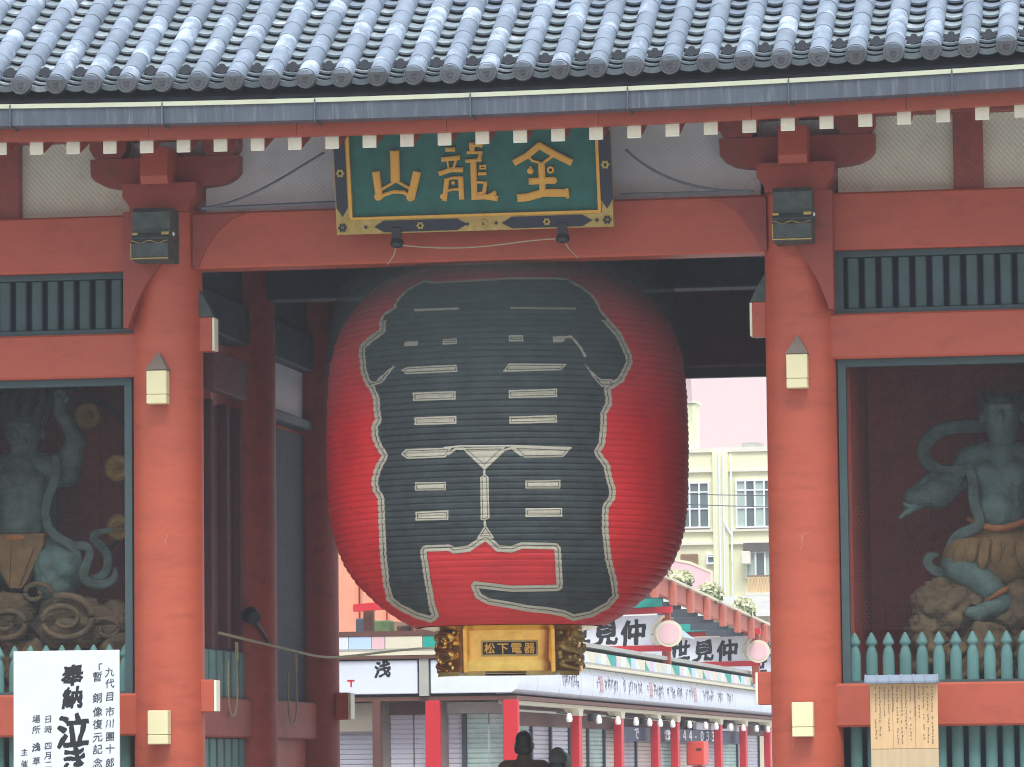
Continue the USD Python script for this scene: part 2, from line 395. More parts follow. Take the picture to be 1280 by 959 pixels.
BORDER = '-329,1413 -336,1379 -343,1345 -347,1292 -342,1230 -361,1204 -379,1177 -386,1100 -372,1026 -399,992 -427,958 -444,927 -462,896 -454,809 -444,739 -437,670 -425,613 -414,556 -387,485 -369,405 -365,337 -362,269 -358,201 -372,163 -373,109 -374,55 -366,12 -358,-30 -345,-79 -333,-128 -349,-186 -365,-245 -372,-298 -380,-350 -375,-398 -373,-445 -354,-512 -355,-590 -358,-667 -361,-744 -367,-821 -375,-897 -385,-973 -396,-1052 -414,-1130 -437,-1208 -474,-1285 -505,-1342 -545,-1398 -543,-1440 -541,-1481 -522,-1509 -501,-1536 -482,-1564 -439,-1588 -402,-1611 -337,-1586 -290,-1560 -270,-1509 -256,-1457 -232,-1381 -217,-1303 -205,-1226 -197,-1151 -191,-1075 -188,-998 -161,-998 -135,-998 -109,-998 -93,-1025 -64,-1017 -36,-1009 -8,-964 19,-920 36,-967 54,-1013 79,-1018 104,-1024 122,-1006 139,-989 165,-992 191,-994 218,-995 245,-997 250,-1074 258,-1150 265,-1226 277,-1301 242,-1303 207,-1304 173,-1305 139,-1306 105,-1307 69,-1297 33,-1286 -2,-1276 -37,-1265 -56,-1301 -52,-1357 -48,-1412 -26,-1440 -2,-1469 33,-1481 69,-1494 106,-1506 142,-1519 180,-1532 216,-1538 253,-1545 292,-1551 337,-1563 386,-1575 426,-1593 474,-1611 509,-1600 544,-1589 583,-1577 602,-1549 620,-1521 638,-1492 634,-1447 630,-1402 597,-1358 572,-1314 537,-1253 508,-1191 487,-1130 466,-1068 452,-985 440,-903 431,-819 428,-772 425,-725 424,-672 426,-618 436,-582 446,-546 447,-499 448,-453 435,-375 429,-308 425,-240 407,-185 391,-129 406,-70 409,-9 413,52 414,133 415,214 425,256 435,298 436,378 432,431 456,470 482,509 496,571 512,632 527,694 525,759 514,827 504,895 495,964 478,1013 464,1064 450,1114 437,1166 438,1239 430,1309 419,1343 409,1377 383,1422 356,1467 318,1470 281,1474 246,1471 212,1469 178,1467 145,1466 113,1466 74,1462 34,1459 -4,1456 -44,1454 -84,1453 -125,1453 -168,1454 -214,1455 -268,1481 -284,1464 -302,1447/112,1442 144,1443 177,1444 210,1445 243,1448 277,1450 312,1446 348,1444 373,1400 397,1356 408,1324 419,1292 427,1227 427,1152 437,1112 448,1073 443,1071 461,1008 481,945 490,879 500,813 512,749 512,697 498,640 485,584 472,528 447,491 425,455 420,439 419,425 424,373 423,305 414,262 404,219 403,136 400,53 398,-4 395,-61 381,-113 380,-127 382,-146 397,-200 413,-253 418,-317 423,-382 435,-458 434,-536 415,-602 413,-614 413,-669 412,-724 416,-772 418,-820 424,-883 433,-946 443,-1009 453,-1071 473,-1134 494,-1196 521,-1258 556,-1319 601,-1394 601,-1432 603,-1471 585,-1498 567,-1525 548,-1551 498,-1567 451,-1582 412,-1565 376,-1547 329,-1535 285,-1523 249,-1517 213,-1511 179,-1504 143,-1491 108,-1478 73,-1466 39,-1454 5,-1442 -15,-1417 -34,-1392 -37,-1350 -41,-1307 -35,-1295 0,-1305 35,-1315 70,-1325 105,-1335 140,-1334 175,-1333 210,-1332 245,-1331 281,-1330 288,-1324 291,-1313 290,-1300 278,-1224 269,-1148 262,-1072 256,-995 252,-978 245,-969 218,-967 192,-965 165,-963 139,-961 135,-963 119,-979 103,-995 81,-990 59,-985 42,-942 26,-898 22,-892 18,-891 13,-896 -12,-939 -39,-981 -64,-988 -90,-995 -103,-972 -106,-969 -132,-970 -159,-970 -187,-969 -194,-974 -197,-982 -201,-1001 -204,-1078 -211,-1154 -219,-1230 -234,-1307 -250,-1384 -275,-1461 -288,-1506 -309,-1550 -367,-1581 -402,-1560 -440,-1539 -458,-1513 -474,-1486 -498,-1459 -501,-1422 -503,-1386 -473,-1334 -451,-1282 -417,-1206 -395,-1129 -379,-1051 -369,-973 -358,-896 -352,-820 -346,-743 -343,-666 -342,-588 -340,-510 -342,-499 -358,-436 -364,-353 -358,-305 -351,-257 -336,-200 -321,-143 -319,-126 -321,-115 -332,-67 -345,-19 -359,57 -358,104 -357,151 -346,184 -343,198 -347,267 -351,336 -354,405 -364,451 -374,496 -382,520 -384,519 -386,530 -399,565 -409,619 -420,672 -426,738 -435,805 -440,877 -411,931 -383,967 -357,1005 -355,1020 -367,1089 -364,1114 -370,1115 -365,1159 -347,1186 -329,1213 -334,1279 -327,1327 -321,1359 -313,1391 -288,1424 -257,1454 -207,1431 -162,1429 -121,1429 -81,1430 -41,1430 -2,1432 36,1435 74,1438|426,1069 439,1021 453,974 468,926 478,864 486,800 498,738 498,699 480,623 462,547 441,514 439,529 418,527 398,525 384,553 370,580 354,625 339,671 353,611 367,551 383,502 399,453 411,458 408,442 407,425 412,368 411,312 396,240 393,224 391,139 389,54 386,1 384,-51 371,-103 369,-131 371,-159 387,-212 402,-265 407,-327 412,-388 423,-462 422,-526 404,-590 401,-610 400,-666 401,-722 403,-772 406,-821 413,-885 421,-948 430,-1012 440,-1075 459,-1137 480,-1200 506,-1262 539,-1324 574,-1385 573,-1418 574,-1450 544,-1488 520,-1526 478,-1540 436,-1554 368,-1520 322,-1508 280,-1496 245,-1490 211,-1484 178,-1477 144,-1464 110,-1451 77,-1439 44,-1428 12,-1416 -5,-1394 -21,-1373 -26,-1326 7,-1336 39,-1345 72,-1354 105,-1362 142,-1362 177,-1361 214,-1360 251,-1358 288,-1357 300,-1346 305,-1330 305,-1315 303,-1298 290,-1223 281,-1146 273,-1071 267,-994 264,-972 256,-951 250,-944 243,-941 217,-939 191,-937 165,-935 139,-933 131,-937 116,-951 101,-966 83,-962 64,-958 52,-926 39,-894 48,-896 36,-842 24,-788 23,-735 35,-720 35,-648 35,-576 35,-504 35,-432 35,-360 25,-329 25,-290 45,-237 65,-184 84,-130 106,-112 120,-146 134,-180 137,-168 143,-186 167,-186 191,-185 216,-184 240,-183 265,-182 277,-144 289,-106 291,-107 292,-91 264,-89 237,-87 211,-85 185,-83 159,-80 133,-77 107,-74 82,-74 56,-73 30,-71 4,-70 -22,-68 -48,-66 -76,-72 -105,-79 -104,-87 -135,-86 -166,-85 -199,-84 -232,-82 -256,-123 -227,-172 -193,-173 -161,-173 -129,-173 -99,-172 -92,-144 -89,-154 -65,-108 -42,-110 -22,-168 -1,-226 19,-284 19,-331 20,-331 9,-358 9,-434 9,-509 8,-583 8,-658 7,-733 16,-738 16,-795 4,-844 -9,-894 -4,-892 -22,-923 -42,-954 -63,-960 -85,-966 -96,-948 -104,-942 -130,-942 -157,-942 -183,-941 -196,-948 -207,-967 -211,-987 -214,-1004 -217,-1081 -225,-1157 -234,-1234 -249,-1311 -267,-1388 -296,-1464 -327,-1540 -344,-1550 -373,-1532 -403,-1515 -428,-1477 -461,-1438 -466,-1405 -469,-1373 -447,-1326 -428,-1280 -396,-1204 -377,-1127 -363,-1050 -353,-972 -343,-896 -338,-818 -332,-741 -329,-664 -327,-586 -326,-508 -328,-491 -344,-427 -349,-356 -343,-313 -338,-269 -322,-211 -308,-153 -306,-125 -309,-102 -321,-56 -332,-9 -345,59 -343,139 -332,173 -330,201 -334,271 -337,342 -341,412 -352,462 -363,513 -330,528 -313,573 -297,618 -280,663 -287,679 -310,635 -335,592 -359,548 -375,548 -385,575 -393,624 -404,674 -410,738 -417,801 -422,860 -398,906 -372,939 -349,973 -342,988 -340,1014 -350,1077 -346,1110 -360,1112 -363,1086 -352,1019 -352,1008 -355,998 -381,961 -409,926 -436,873 -430,804 -422,738 -415,672 -405,620 -395,567 -383,534 -355,535 -325,588 -298,641 -316,591 -334,540 -357,531 -379,521 -370,496 -360,452 -352,409 -348,340 -344,270 -340,201 -343,181 -355,148 -355,103 -355,57 -342,-17 -330,-65 -318,-112 -316,-126 -318,-146 -333,-203 -348,-260 -355,-307 -361,-354 -354,-434 -339,-496 -337,-510 -338,-588 -340,-665 -343,-742 -349,-819 -355,-896 -364,-973 -374,-1051 -392,-1128 -412,-1206 -446,-1282 -468,-1332 -496,-1383 -493,-1419 -488,-1454 -457,-1494 -430,-1534 -395,-1554 -361,-1574 -312,-1548 -293,-1505 -279,-1462 -253,-1385 -237,-1308 -223,-1231 -214,-1155 -206,-1079 -204,-1002 -203,-991 -200,-978 -193,-967 -185,-963 -158,-963 -132,-963 -106,-963 -101,-967 -88,-989 -64,-982 -39,-975 -13,-933 12,-891 19,-885 24,-888 27,-893 44,-936 60,-979 81,-984 102,-988 120,-972 138,-955 164,-957 190,-959 217,-961 244,-962 250,-965 253,-971 257,-982 259,-995 264,-1072 272,-1148 280,-1224 293,-1299 294,-1316 291,-1329 282,-1336 246,-1337 210,-1338 175,-1340 140,-1340 105,-1341 70,-1331 35,-1321 0,-1311 -34,-1301 -38,-1308 -35,-1348 -31,-1388 -12,-1412 7,-1436 40,-1448 74,-1460 109,-1472 143,-1485 179,-1498 213,-1505 248,-1511 284,-1517 328,-1529 375,-1541 409,-1558 446,-1576 494,-1561 541,-1546 560,-1519 576,-1493 596,-1466 595,-1429 593,-1392 552,-1320 517,-1259 491,-1197 470,-1134 450,-1072 440,-1009 430,-947 422,-884 416,-820 413,-772 410,-723 410,-668 410,-613 413,-598 432,-534 432,-459 420,-383 416,-319 410,-256 395,-203 379,-150 377,-130 379,-113 392,-59 395,-3 399,53 400,137 401,220 411,263 421,307 421,372 417,424 417,437 421,456 437,482 419,475 401,467 386,513 372,560 396,512 415,513 435,515 439,485 470,533 483,587 495,642 509,697 508,746 497,811 488,875 479,941 464,983 451,1027 439,1071/108,-90 109,-90 109,-91/-38,-92 -41,-88 -66,-87 -87,-123 -79,-89 -63,-85 -48,-81 -22,-84 4,-85 29,-87 55,-88 80,-89 106,-90 80,-113 87,-92 63,-93 38,-93 13,-93 -12,-92/-245,-124 -230,-96 -200,-98 -171,-99 -142,-100 -115,-100 -88,-100 -102,-159 -131,-159 -162,-159 -193,-159 -226,-158/76,-106 58,-154 41,-201 23,-249 4,-201 -16,-153 -35,-105 -7,-106 21,-106 48,-106/14,-365 23,-342 30,-365 30,-435 30,-504 30,-573 30,-643 30,-712 19,-727 12,-722 13,-651 13,-579 13,-508 14,-436/145,-172 132,-137 119,-101 145,-105 171,-108 198,-111 224,-114 251,-116 278,-119 263,-168 233,-170 204,-171 174,-172/21,-800 30,-840 39,-880 20,-875 1,-878 11,-839|-238,1168 -201,1164 -166,1162 -133,1160 -100,1159 -67,1158 -70,1181 -102,1182 -135,1183 -170,1185 -205,1188 -243,1192|-112,892 -111,841 -87,841 -64,843 -65,894 -89,893/-106,855 -106,878 -88,879 -70,880 -69,856 -87,855|-252,892 -250,847 -224,847 -198,846 -200,890 -226,891|-63,654 -89,653 -116,653 -144,653 -172,653 -201,654 -231,655 -252,630 -236,591 -204,589 -173,588 -144,588 -115,588 -86,588 -59,589/-242,625 -229,641 -195,640 -161,639 -129,639 -98,639 -67,640 -64,602 -91,602 -118,601 -146,601 -174,602 -204,603 -234,604|-208,420 -207,345 -177,343 -148,342 -120,341 -92,341 -65,340 -65,417 -92,417 -120,417 -148,418 -178,419/-70,354 -95,354 -121,355 -147,356 -174,356 -202,358 -202,406 -174,405 -148,404 -121,404 -96,403 -70,403|-201,197 -201,128 -172,126 -144,125 -116,124 -90,124 -63,123 -63,195 -90,195 -116,195 -145,195 -172,196/-68,137 -99,138 -130,138 -162,140 -195,141 -195,183 -163,182 -130,181 -99,181 -68,181|-203,-382 -205,-460 -178,-461 -151,-463 -125,-463 -100,-464 -99,-390 -124,-388 -150,-386 -177,-384/-200,-447 -198,-396 -166,-399 -134,-401 -104,-403 -104,-450 -136,-449 -167,-449|-208,-645 -209,-723 -180,-724 -151,-725 -124,-726 -97,-726 -95,-641 -122,-643 -150,-644 -178,-644/-101,-713 -126,-712 -151,-712 -177,-711 -203,-710 -203,-658 -176,-658 -150,-657 -125,-656 -100,-655|108,1155 140,1154 172,1153 204,1153 236,1152 269,1153 303,1154 339,1156 341,1176 305,1174 271,1173 238,1172 205,1172 172,1173 140,1174 108,1175|101,909 101,853 124,853 147,853 147,912 124,910/106,867 106,895 124,896 142,898 142,867 124,867|330,787 337,750 344,713 352,724 344,763 337,801 320,867 304,913 282,904 279,900 276,889 278,908 260,903 242,899 241,847 270,848 271,855 274,850 284,883 301,890 313,852|282,653 255,652 229,652 203,652 177,652 151,653 126,653 100,654 91,617 81,579 107,580 132,582 158,584 184,586 210,588 236,591 263,594/102,640 130,639 158,638 186,638 214,638 242,638 271,639 261,608 232,605 203,602 175,599 147,597 119,595 91,594|99,414 99,342 123,343 148,345 172,347 197,348 222,351 248,353 248,429 223,425 198,422 173,420 148,418 124,416/243,366 215,364 186,361 159,359 131,357 104,356 104,400 131,403 159,405 187,408 215,411 243,414|246,192 217,189 187,186 158,182 129,180 99,178 100,114 129,115 158,117 187,119 217,122 246,124/241,137 214,135 186,133 159,130 132,129 105,127 104,165 131,167 159,169 186,172 214,175 242,178|146,-392 147,-463 174,-463 201,-463 228,-463 255,-462 255,-384 227,-387 200,-389 173,-390/152,-449 151,-405 176,-404 200,-402 225,-400 250,-398 250,-449 225,-450 201,-449 176,-450|147,-636 147,-713 176,-713 205,-712 234,-711 263,-710 262,-632 233,-633 204,-635 176,-636/258,-697 231,-698 205,-699 178,-699 152,-700 152,-650 178,-649 204,-648 231,-647 258,-646|-72,874 -88,873 -105,873 -104,861 -88,862 -71,862|-238,623 -233,610 -203,609 -174,608 -147,608 -120,607 -93,607 -67,608 -69,634 -99,633 -130,633 -162,633 -195,634 -228,635|-336,546 -319,592 -347,541|395,506 388,518 403,474 435,487 433,509 414,507|-72,360 -72,398 -103,398 -134,398 -166,399 -199,400 -199,364 -166,362 -134,361 -102,360|-70,143 -70,175 -100,176 -130,176 -161,176 -194,177 -193,147 -161,145 -130,144 -100,143|-241,-124 -225,-153 -193,-153 -162,-154 -132,-154 -103,-153 -91,-106 -118,-106 -144,-105 -172,-105 -200,-103 -229,-102|23,-241 39,-198 55,-155 71,-112 46,-112 21,-112 -4,-112 -30,-111 -12,-155 5,-198|-106,-408 -135,-407 -165,-404 -196,-402 -197,-441 -166,-443 -136,-444 -106,-445|16,-367 16,-437 15,-508 15,-578 15,-648 14,-718 19,-721 28,-708 28,-640 28,-572 28,-504 28,-436 28,-368 23,-350|-103,-707 -102,-661 -134,-662 -166,-663 -200,-664 -200,-704 -167,-706 -135,-706|140,891 124,890 108,889 108,873 124,873 140,873|95,600 122,601 149,603 176,605 204,607 232,610 260,613 266,633 239,633 211,632 184,632 157,633 130,634 103,635|241,372 241,408 213,405 186,402 159,399 132,397 106,395 106,362 132,363 159,365 186,367 213,369|239,143 240,172 212,169 186,166 159,163 133,161 106,159 107,133 133,135 159,136 186,138 213,141|274,-124 248,-122 223,-119 198,-117 174,-114 149,-111 124,-107 135,-137 146,-167 175,-166 204,-165 233,-164 262,-162|248,-404 224,-406 200,-408 177,-409 153,-411 154,-444 177,-444 201,-444 224,-444 248,-443|256,-691 256,-652 230,-653 204,-654 179,-655 154,-655 154,-694 179,-694 205,-693 230,-692|21,-811 5,-872 20,-869 35,-873'
MOUNTAIN = '-486,289 -415,533 -483,551 -524,409 -610,459 -608,459 -602,733 -684,734 -690,459 -676,459 -774,408 -787,558 -854,551 -836,357 -843,347 -847,333 -844,318 -837,306 -825,297 -810,294 -795,296 -782,304 -776,313 -765,314 -766,321 -748,331 -665,354 -587,346 -555,327 -557,319 -555,304 -548,291 -535,283 -521,279 -506,282 -492,291/-532,387 -530,390 -540,355 -572,375 -579,377 -665,385 -758,361 -769,355 -771,383 -643,451'
DRAGON = '30,769 27,769 30,739 29,709 5,710 4,682 110,679 98,641 -10,634 -9,605 32,608 28,278 34,278 34,274 144,277 259,256 269,304 237,310 257,319 241,351 181,322 182,320 145,326 93,324 148,329 148,332 158,331 174,413 176,431 84,440 83,433 85,611 135,614 134,643 130,643 141,678 144,678 146,705 76,707 77,742 112,745 142,734 153,764 120,776 113,777 77,773 77,784 31,784/83,421 142,415 128,346 82,342|-98,744 -186,745 -187,709 -99,708|-173,561 -260,535 -249,495 -142,527 -39,522 -36,564 -108,567 -85,627 -93,630 -58,633 -60,673 -228,661 -226,621 -180,624/-107,629 -130,569 -143,569 -159,566 -166,625|-199,473 -206,473 -227,339 -237,337 -245,332 -251,324 -254,314 -252,304 -247,296 -239,290 -235,289 -237,277 -195,271 -180,366 -178,354 -130,363 -83,362 -83,281 -38,282 -38,472 -41,472 -40,484 -125,489/-83,383 -130,384 -178,376 -166,454 -125,463 -83,461|-136,447 -141,443 -145,438 -146,432 -145,426 -142,421 -137,417 -131,416 -125,417 -120,420 -116,425 -114,431 -115,437 -118,443 -123,446 -130,448|114,581 113,542 170,542 171,583/158,568 158,555 126,555 126,567|173,518 98,517 98,490 172,491'
GOLD = '555,626 578,597 583,594 639,578 638,454 547,452 547,393 638,395 637,345 534,318 436,311 440,242 547,250 671,282 875,276 877,261 904,264 895,354 868,351 868,345 695,351 695,396 753,396 767,393 779,395 790,401 797,411 800,423 798,435 792,446 782,453 770,456 695,454 696,575 776,628 925,548 953,600 784,691 661,768 653,756 646,765 530,676 407,613 433,563/656,590 656,592 591,612 571,636 656,701 751,642 674,590|559,555 557,542 546,535 539,526 537,516 538,505 544,495 553,489 564,486 575,488 585,494 591,503 594,514 592,525 587,534 579,540 580,554|735,547 724,540 717,530 714,518 716,506 722,496 732,489 744,486 757,488 767,494 775,504 778,516 776,528 769,539 759,546 747,549/739,503 734,506 731,512 730,518 731,524 735,529 740,532 747,533 753,532 758,528 761,523 762,517 760,511 757,506 751,503 745,502'
GLYPHS = {
    '奉': '0,21 0,25 2,27 13,32 21,38 5,39 4,41 4,49 6,52 32,53 13,54 12,64 14,66 11,67 9,69 9,79 42,79 44,87 49,88 57,86 58,85 58,79 89,79 91,78 91,68 85,66 87,64 87,55 85,53 48,53 95,51 96,41 95,39 79,39 86,33 100,26 100,22 94,15 89,15 88,5 58,5 57,-11 45,-11 43,-9 42,5 12,5 10,7 10,14 6,15/73,20 58,20 57,18 83,18 76,23/57,39 58,33 65,34 60,39/18,19 42,18 43,20 27,20 24,23/36,34 43,33 43,39 39,39',
    '納': '0,-5 5,18 1,32 7,37 11,44 4,43 0,55 3,57 9,66 19,87 23,88 30,85 31,80 27,71 33,73 40,68 40,64 32,50 37,49 41,39 41,64 43,65 61,65 62,86 63,87 74,87 75,85 75,65 93,65 95,63 95,-2 93,-7 83,-11 71,-10 67,-1 68,2 69,3 81,3 81,10 77,10 75,11 68,26 60,11 55,10 55,-9 53,-11 42,-11 41,0 37,-2 33,-1 30,7 30,-3 23,-6 19,-5 16,9 13,-6 11,-9 9,-9/75,45 80,34 81,33 81,52 74,51/55,32 56,32 58,38 61,50 60,52 55,51',
    '泣': '4,-3 25,34 29,33 35,27 35,24 27,7 43,7 42,24 37,50 39,55 30,56 29,63 27,63 22,67 7,76 7,80 11,86 17,86 34,77 36,75 35,69 56,69 53,85 55,87 65,88 72,69 95,69 97,67 96,56 87,55 88,49 78,7 99,6 99,-5 97,-7 27,-7 25,-5 24,3 17,-9 13,-11/50,55 55,30 58,7 64,7 73,55|1,49 5,57 9,59 29,49 30,43 25,36 21,36',
    'き': '13,41 13,49 15,51 36,50 53,51 50,57 37,57 16,59 15,70 17,72 46,71 44,77 45,81 53,83 57,83 59,81 61,72 77,76 80,76 82,74 83,64 81,62 67,59 65,58 67,52 86,56 88,54 89,47 89,44 87,42 73,39 77,31 82,26 81,21 76,15 51,19 49,20 51,31 61,31 58,37 23,37 15,37|15,11 16,21 20,31 31,30 33,29 34,25 30,19 29,14 32,9 43,6 59,6 75,8 77,6 76,-5 64,-8 39,-8 33,-7 23,-2 19,2',
    '九': '3,-3 15,5 25,18 31,31 33,44 33,51 7,51 7,59 35,59 35,84 44,84 44,59 74,59 74,2 88,1 89,4 90,16 99,12 97,1 93,-7 71,-7 68,-6 65,0 65,50 44,51 38,23 28,5 18,-4 10,-9 8,-9',
    '代': '33,42 32,51 56,54 54,83 63,83 63,82 65,55 95,58 96,50 95,49 66,46 69,25 73,15 79,4 84,1 87,2 91,19 98,15 96,1 92,-7 89,-9 83,-9 77,-6 71,-1 63,15 57,45|71,78 75,82 78,83 93,69 94,65 87,61|1,41 18,60 31,84 39,82 37,76 28,60 28,-9 19,-9 19,47 7,34',
    '目': '15,79 85,78 84,-8 75,-8 75,-1 24,-1 24,-8 15,-8/24,32 75,31 75,46 24,47/24,56 75,55 75,70 24,70/24,23 24,7 75,8 75,23',
    '市': '5,61 5,70 46,70 41,83 48,86 50,85 58,70 95,70 95,61 54,61 54,49 87,49 86,7 83,5 78,3 63,3 61,12 78,13 78,40 54,41 54,-9 45,-9 45,40 23,41 23,3 15,3 14,49 45,49 45,61',
    '川': '81,79 90,79 89,-9 81,-9|47,75 56,75 56,0 47,0|2,-4 9,7 14,22 15,35 15,79 23,79 24,29 21,13 15,-2 10,-9 8,-9',
    '團': '9,79 91,79 91,-9 83,-9 82,-4 18,-4 17,-9 9,-9/61,4 83,4 82,73 53,72 54,68 79,68 79,62 53,62 54,59 76,59 76,38 71,37 79,29 76,25 81,25 81,19 67,19 66,7/67,28 67,25 72,25 69,29/53,52 68,51 68,54 54,54/54,46 54,43 68,43 68,46/54,37 54,34 62,34 63,37/17,4 50,3 48,9 59,10 58,19 38,19 45,10 39,6 30,15 32,19 19,19 19,25 59,25 58,28 21,27 21,29 21,33 46,34 46,37 25,37 25,59 46,59 46,61 21,62 21,68 46,68 46,73 17,72/32,52 46,51 46,54 32,54/46,46 32,46 32,43 46,43',
    '十': '5,39 5,47 45,47 45,85 55,85 55,47 96,47 95,38 55,38 55,-9 45,-9 45,38',
    '郎': '57,78 88,79 93,75 80,46 91,31 93,24 93,17 91,9 87,6 83,5 70,5 67,11 68,13 76,12 82,13 85,18 85,24 81,32 71,44 81,70 66,70 66,-9 57,-9|7,1 10,7 10,72 27,73 22,83 29,85 35,78 37,73 49,73 49,30 19,30 19,10 35,15 31,25 38,27 48,12 53,1 45,-3 40,8 18,-1 12,-5 10,-4/41,48 19,48 19,38 41,38/41,64 19,65 19,56 41,56',
    '「': '64,85 97,85 97,77 73,77 73,19 64,20',
    '暫': '4,43 25,44 24,47 8,47 8,69 24,70 25,72 6,72 5,79 24,79 25,85 33,85 33,79 51,79 52,73 51,72 33,72 33,70 49,69 49,47 33,47 33,44 51,43 51,41 53,44 55,52 56,79 79,81 87,84 93,79 91,77 86,75 64,72 64,63 96,62 95,55 84,55 84,31 76,31 76,55 64,55 61,39 55,30 82,29 81,-9 73,-9 72,-5 28,-5 27,-9 19,-9 18,29 54,30 55,31 49,35 49,37 33,37 33,31 25,31 24,37 5,37/28,9 28,2 73,2 72,9/28,23 28,16 73,16 72,23/33,52 42,52 42,56 33,56/42,61 42,65 33,64 33,61/15,62 24,61 25,64 16,65/24,52 24,56 15,56 16,52',
    '」': '3,-1 27,-1 27,57 35,57 35,-9 3,-9',
    '銅': '6,51 3,61 13,69 23,85 29,83 28,77 44,65 44,80 94,80 94,-3 93,-7 85,-10 75,-10 73,-4 73,-1 86,-1 86,72 52,72 51,-10 44,-9 44,65 39,58 37,59 37,51 27,51 28,42 41,41 40,34 27,34 28,13 29,15 33,31 39,29 34,10 41,9 41,3 9,-5 5,-5 4,3 20,6 20,34 5,34 5,42 20,42 20,51 11,51 10,53/24,71 16,59 37,60/28,12 28,7 33,9 32,10|56,56 56,63 82,63 81,55|58,9 58,47 80,47 80,15 64,15 64,9/64,23 73,23 73,39 64,39|10,9 7,29 13,29 17,10',
    '像': '25,57 40,71 48,85 57,83 55,78 73,78 75,77 77,74 71,64 91,63 91,41 60,41 59,39 68,27 87,37 91,31 81,25 87,12 97,4 97,2 93,-3 89,-2 81,7 73,22 71,20 72,13 71,1 69,-5 65,-8 51,-9 50,-3 50,-1 59,-1 62,1 64,7 64,12 49,2 37,-4 31,-5 27,1 48,10 62,21 60,25 48,16 32,9 28,15 47,23 56,30 53,34 43,27 33,24 28,30 43,36 48,40 35,41 35,55 30,52/65,49 82,48 82,56 68,57/45,65 60,64 65,70 49,71/43,48 56,48 59,56 44,57|2,43 17,65 25,84 33,83 34,81 31,74 23,58 23,-9 15,-9 15,44 8,36 6,37',
    '復': '1,35 17,51 27,65 35,62 41,71 47,85 55,83 53,75 95,75 95,67 49,67 45,62 89,62 89,31 62,31 59,26 84,26 89,23 83,13 74,5 98,-2 93,-9 79,-6 64,0 52,-5 34,-9 30,-3 31,-1 44,1 57,6 48,15 37,7 31,11 31,13 43,20 51,31 42,32 42,56 36,53 31,56 25,48 25,-9 17,-9 17,37 7,29 5,29/51,38 80,38 81,43 51,43/51,50 80,49 81,55 51,55/55,18 66,9 71,13 76,18|3,63 20,79 23,85 32,82 27,74 9,57 7,57',
    '元': '4,-3 17,5 23,12 29,25 31,37 30,40 5,40 5,49 95,49 95,40 67,40 67,2 85,1 87,5 88,19 89,19 97,16 95,2 91,-6 85,-7 67,-7 59,-4 57,4 57,40 40,40 35,15 31,7 24,-1 10,-9|14,69 15,77 87,77 86,69',
    '記': '48,71 48,79 91,79 91,33 82,33 82,38 58,38 58,3 60,1 84,1 87,3 88,15 89,18 90,18 97,15 95,1 91,-5 84,-7 60,-7 54,-6 51,-3 49,0 49,47 82,47 82,70|3,62 4,69 23,69 20,76 15,81 17,83 21,85 24,84 31,74 31,72 27,69 45,69 45,62|7,41 42,41 42,33 7,33|8,27 40,27 40,-3 16,-3 16,-8 8,-8/16,4 32,4 32,20 16,20|9,48 9,55 40,55 40,48',
    '念': '7,49 3,57 15,61 31,71 47,87 55,84 55,81 57,78 72,68 97,57 92,50 88,51 68,61 49,75 27,58 11,50|82,11 74,24 80,27 83,25 94,7 96,0 88,-3|17,49 54,50 50,55 40,61 44,67 47,67 60,57 55,50 76,50 81,45 71,32 63,24 60,23 55,29 63,36 67,42 17,42|26,25 35,25 36,2 66,1 69,5 70,13 71,13 78,11 77,2 75,-3 69,-7 35,-7 29,-5 27,-1 26,3|35,31 41,35 43,35 55,24 60,15 53,11 47,19|3,-1 10,12 13,25 21,23 21,21 18,9 11,-5',
    '日': '17,77 84,78 84,-7 75,-7 74,-1 26,-1 25,-8 17,-7/26,44 74,43 75,69 26,69/26,35 26,7 75,8 74,35',
    '時': '7,78 37,78 37,53 63,53 63,65 41,65 41,73 62,73 63,85 71,84 72,73 93,73 93,65 71,64 72,53 97,53 97,45 85,45 85,36 96,35 96,27 85,27 85,0 84,-4 81,-7 63,-9 60,-2 60,-1 75,0 75,27 38,27 38,35 75,35 75,45 37,45 37,11 16,11 15,3 7,3/15,19 29,19 28,41 15,41/16,70 15,50 28,49 29,70|44,20 45,22 51,25 60,15 64,6 57,2 51,12',
    '四': '8,76 91,76 91,-5 83,-5 82,2 18,2 17,-5 8,-5/18,22 18,11 83,11 82,25 61,25 56,31 56,67 43,67 41,42 35,26 23,17/64,67 65,33 83,33 82,67/17,25 23,27 31,37 34,52 34,67 17,67',
    '月': '2,-3 11,8 19,27 20,38 20,79 83,79 83,-1 81,-5 75,-8 55,-9 52,-1 52,1 73,1 73,23 27,23 21,7 13,-6 8,-9/29,47 28,31 73,31 73,46/29,56 73,55 73,70 29,71',
    '二': '5,1 5,11 95,10 95,1|13,71 87,71 87,61 13,61',
    '場': '3,17 3,19 16,24 16,54 5,55 5,63 16,64 17,84 25,84 25,63 35,63 35,55 25,54 25,28 35,32 36,26 38,25 45,34 45,35 33,35 33,43 97,43 97,35 55,35 52,31 52,30 94,30 91,-1 89,-5 84,-9 71,-9 69,-1 80,-1 82,0 85,12 85,23 79,23 70,3 59,-9 53,-6 52,-3 57,0 63,8 70,23 63,23 54,9 38,-5 32,1 41,6 48,13 54,23 45,22 33,11 27,15 32,22 7,9 5,10|42,81 89,82 89,48 43,48/51,56 81,55 81,61 51,61/51,68 81,68 81,75 51,75',
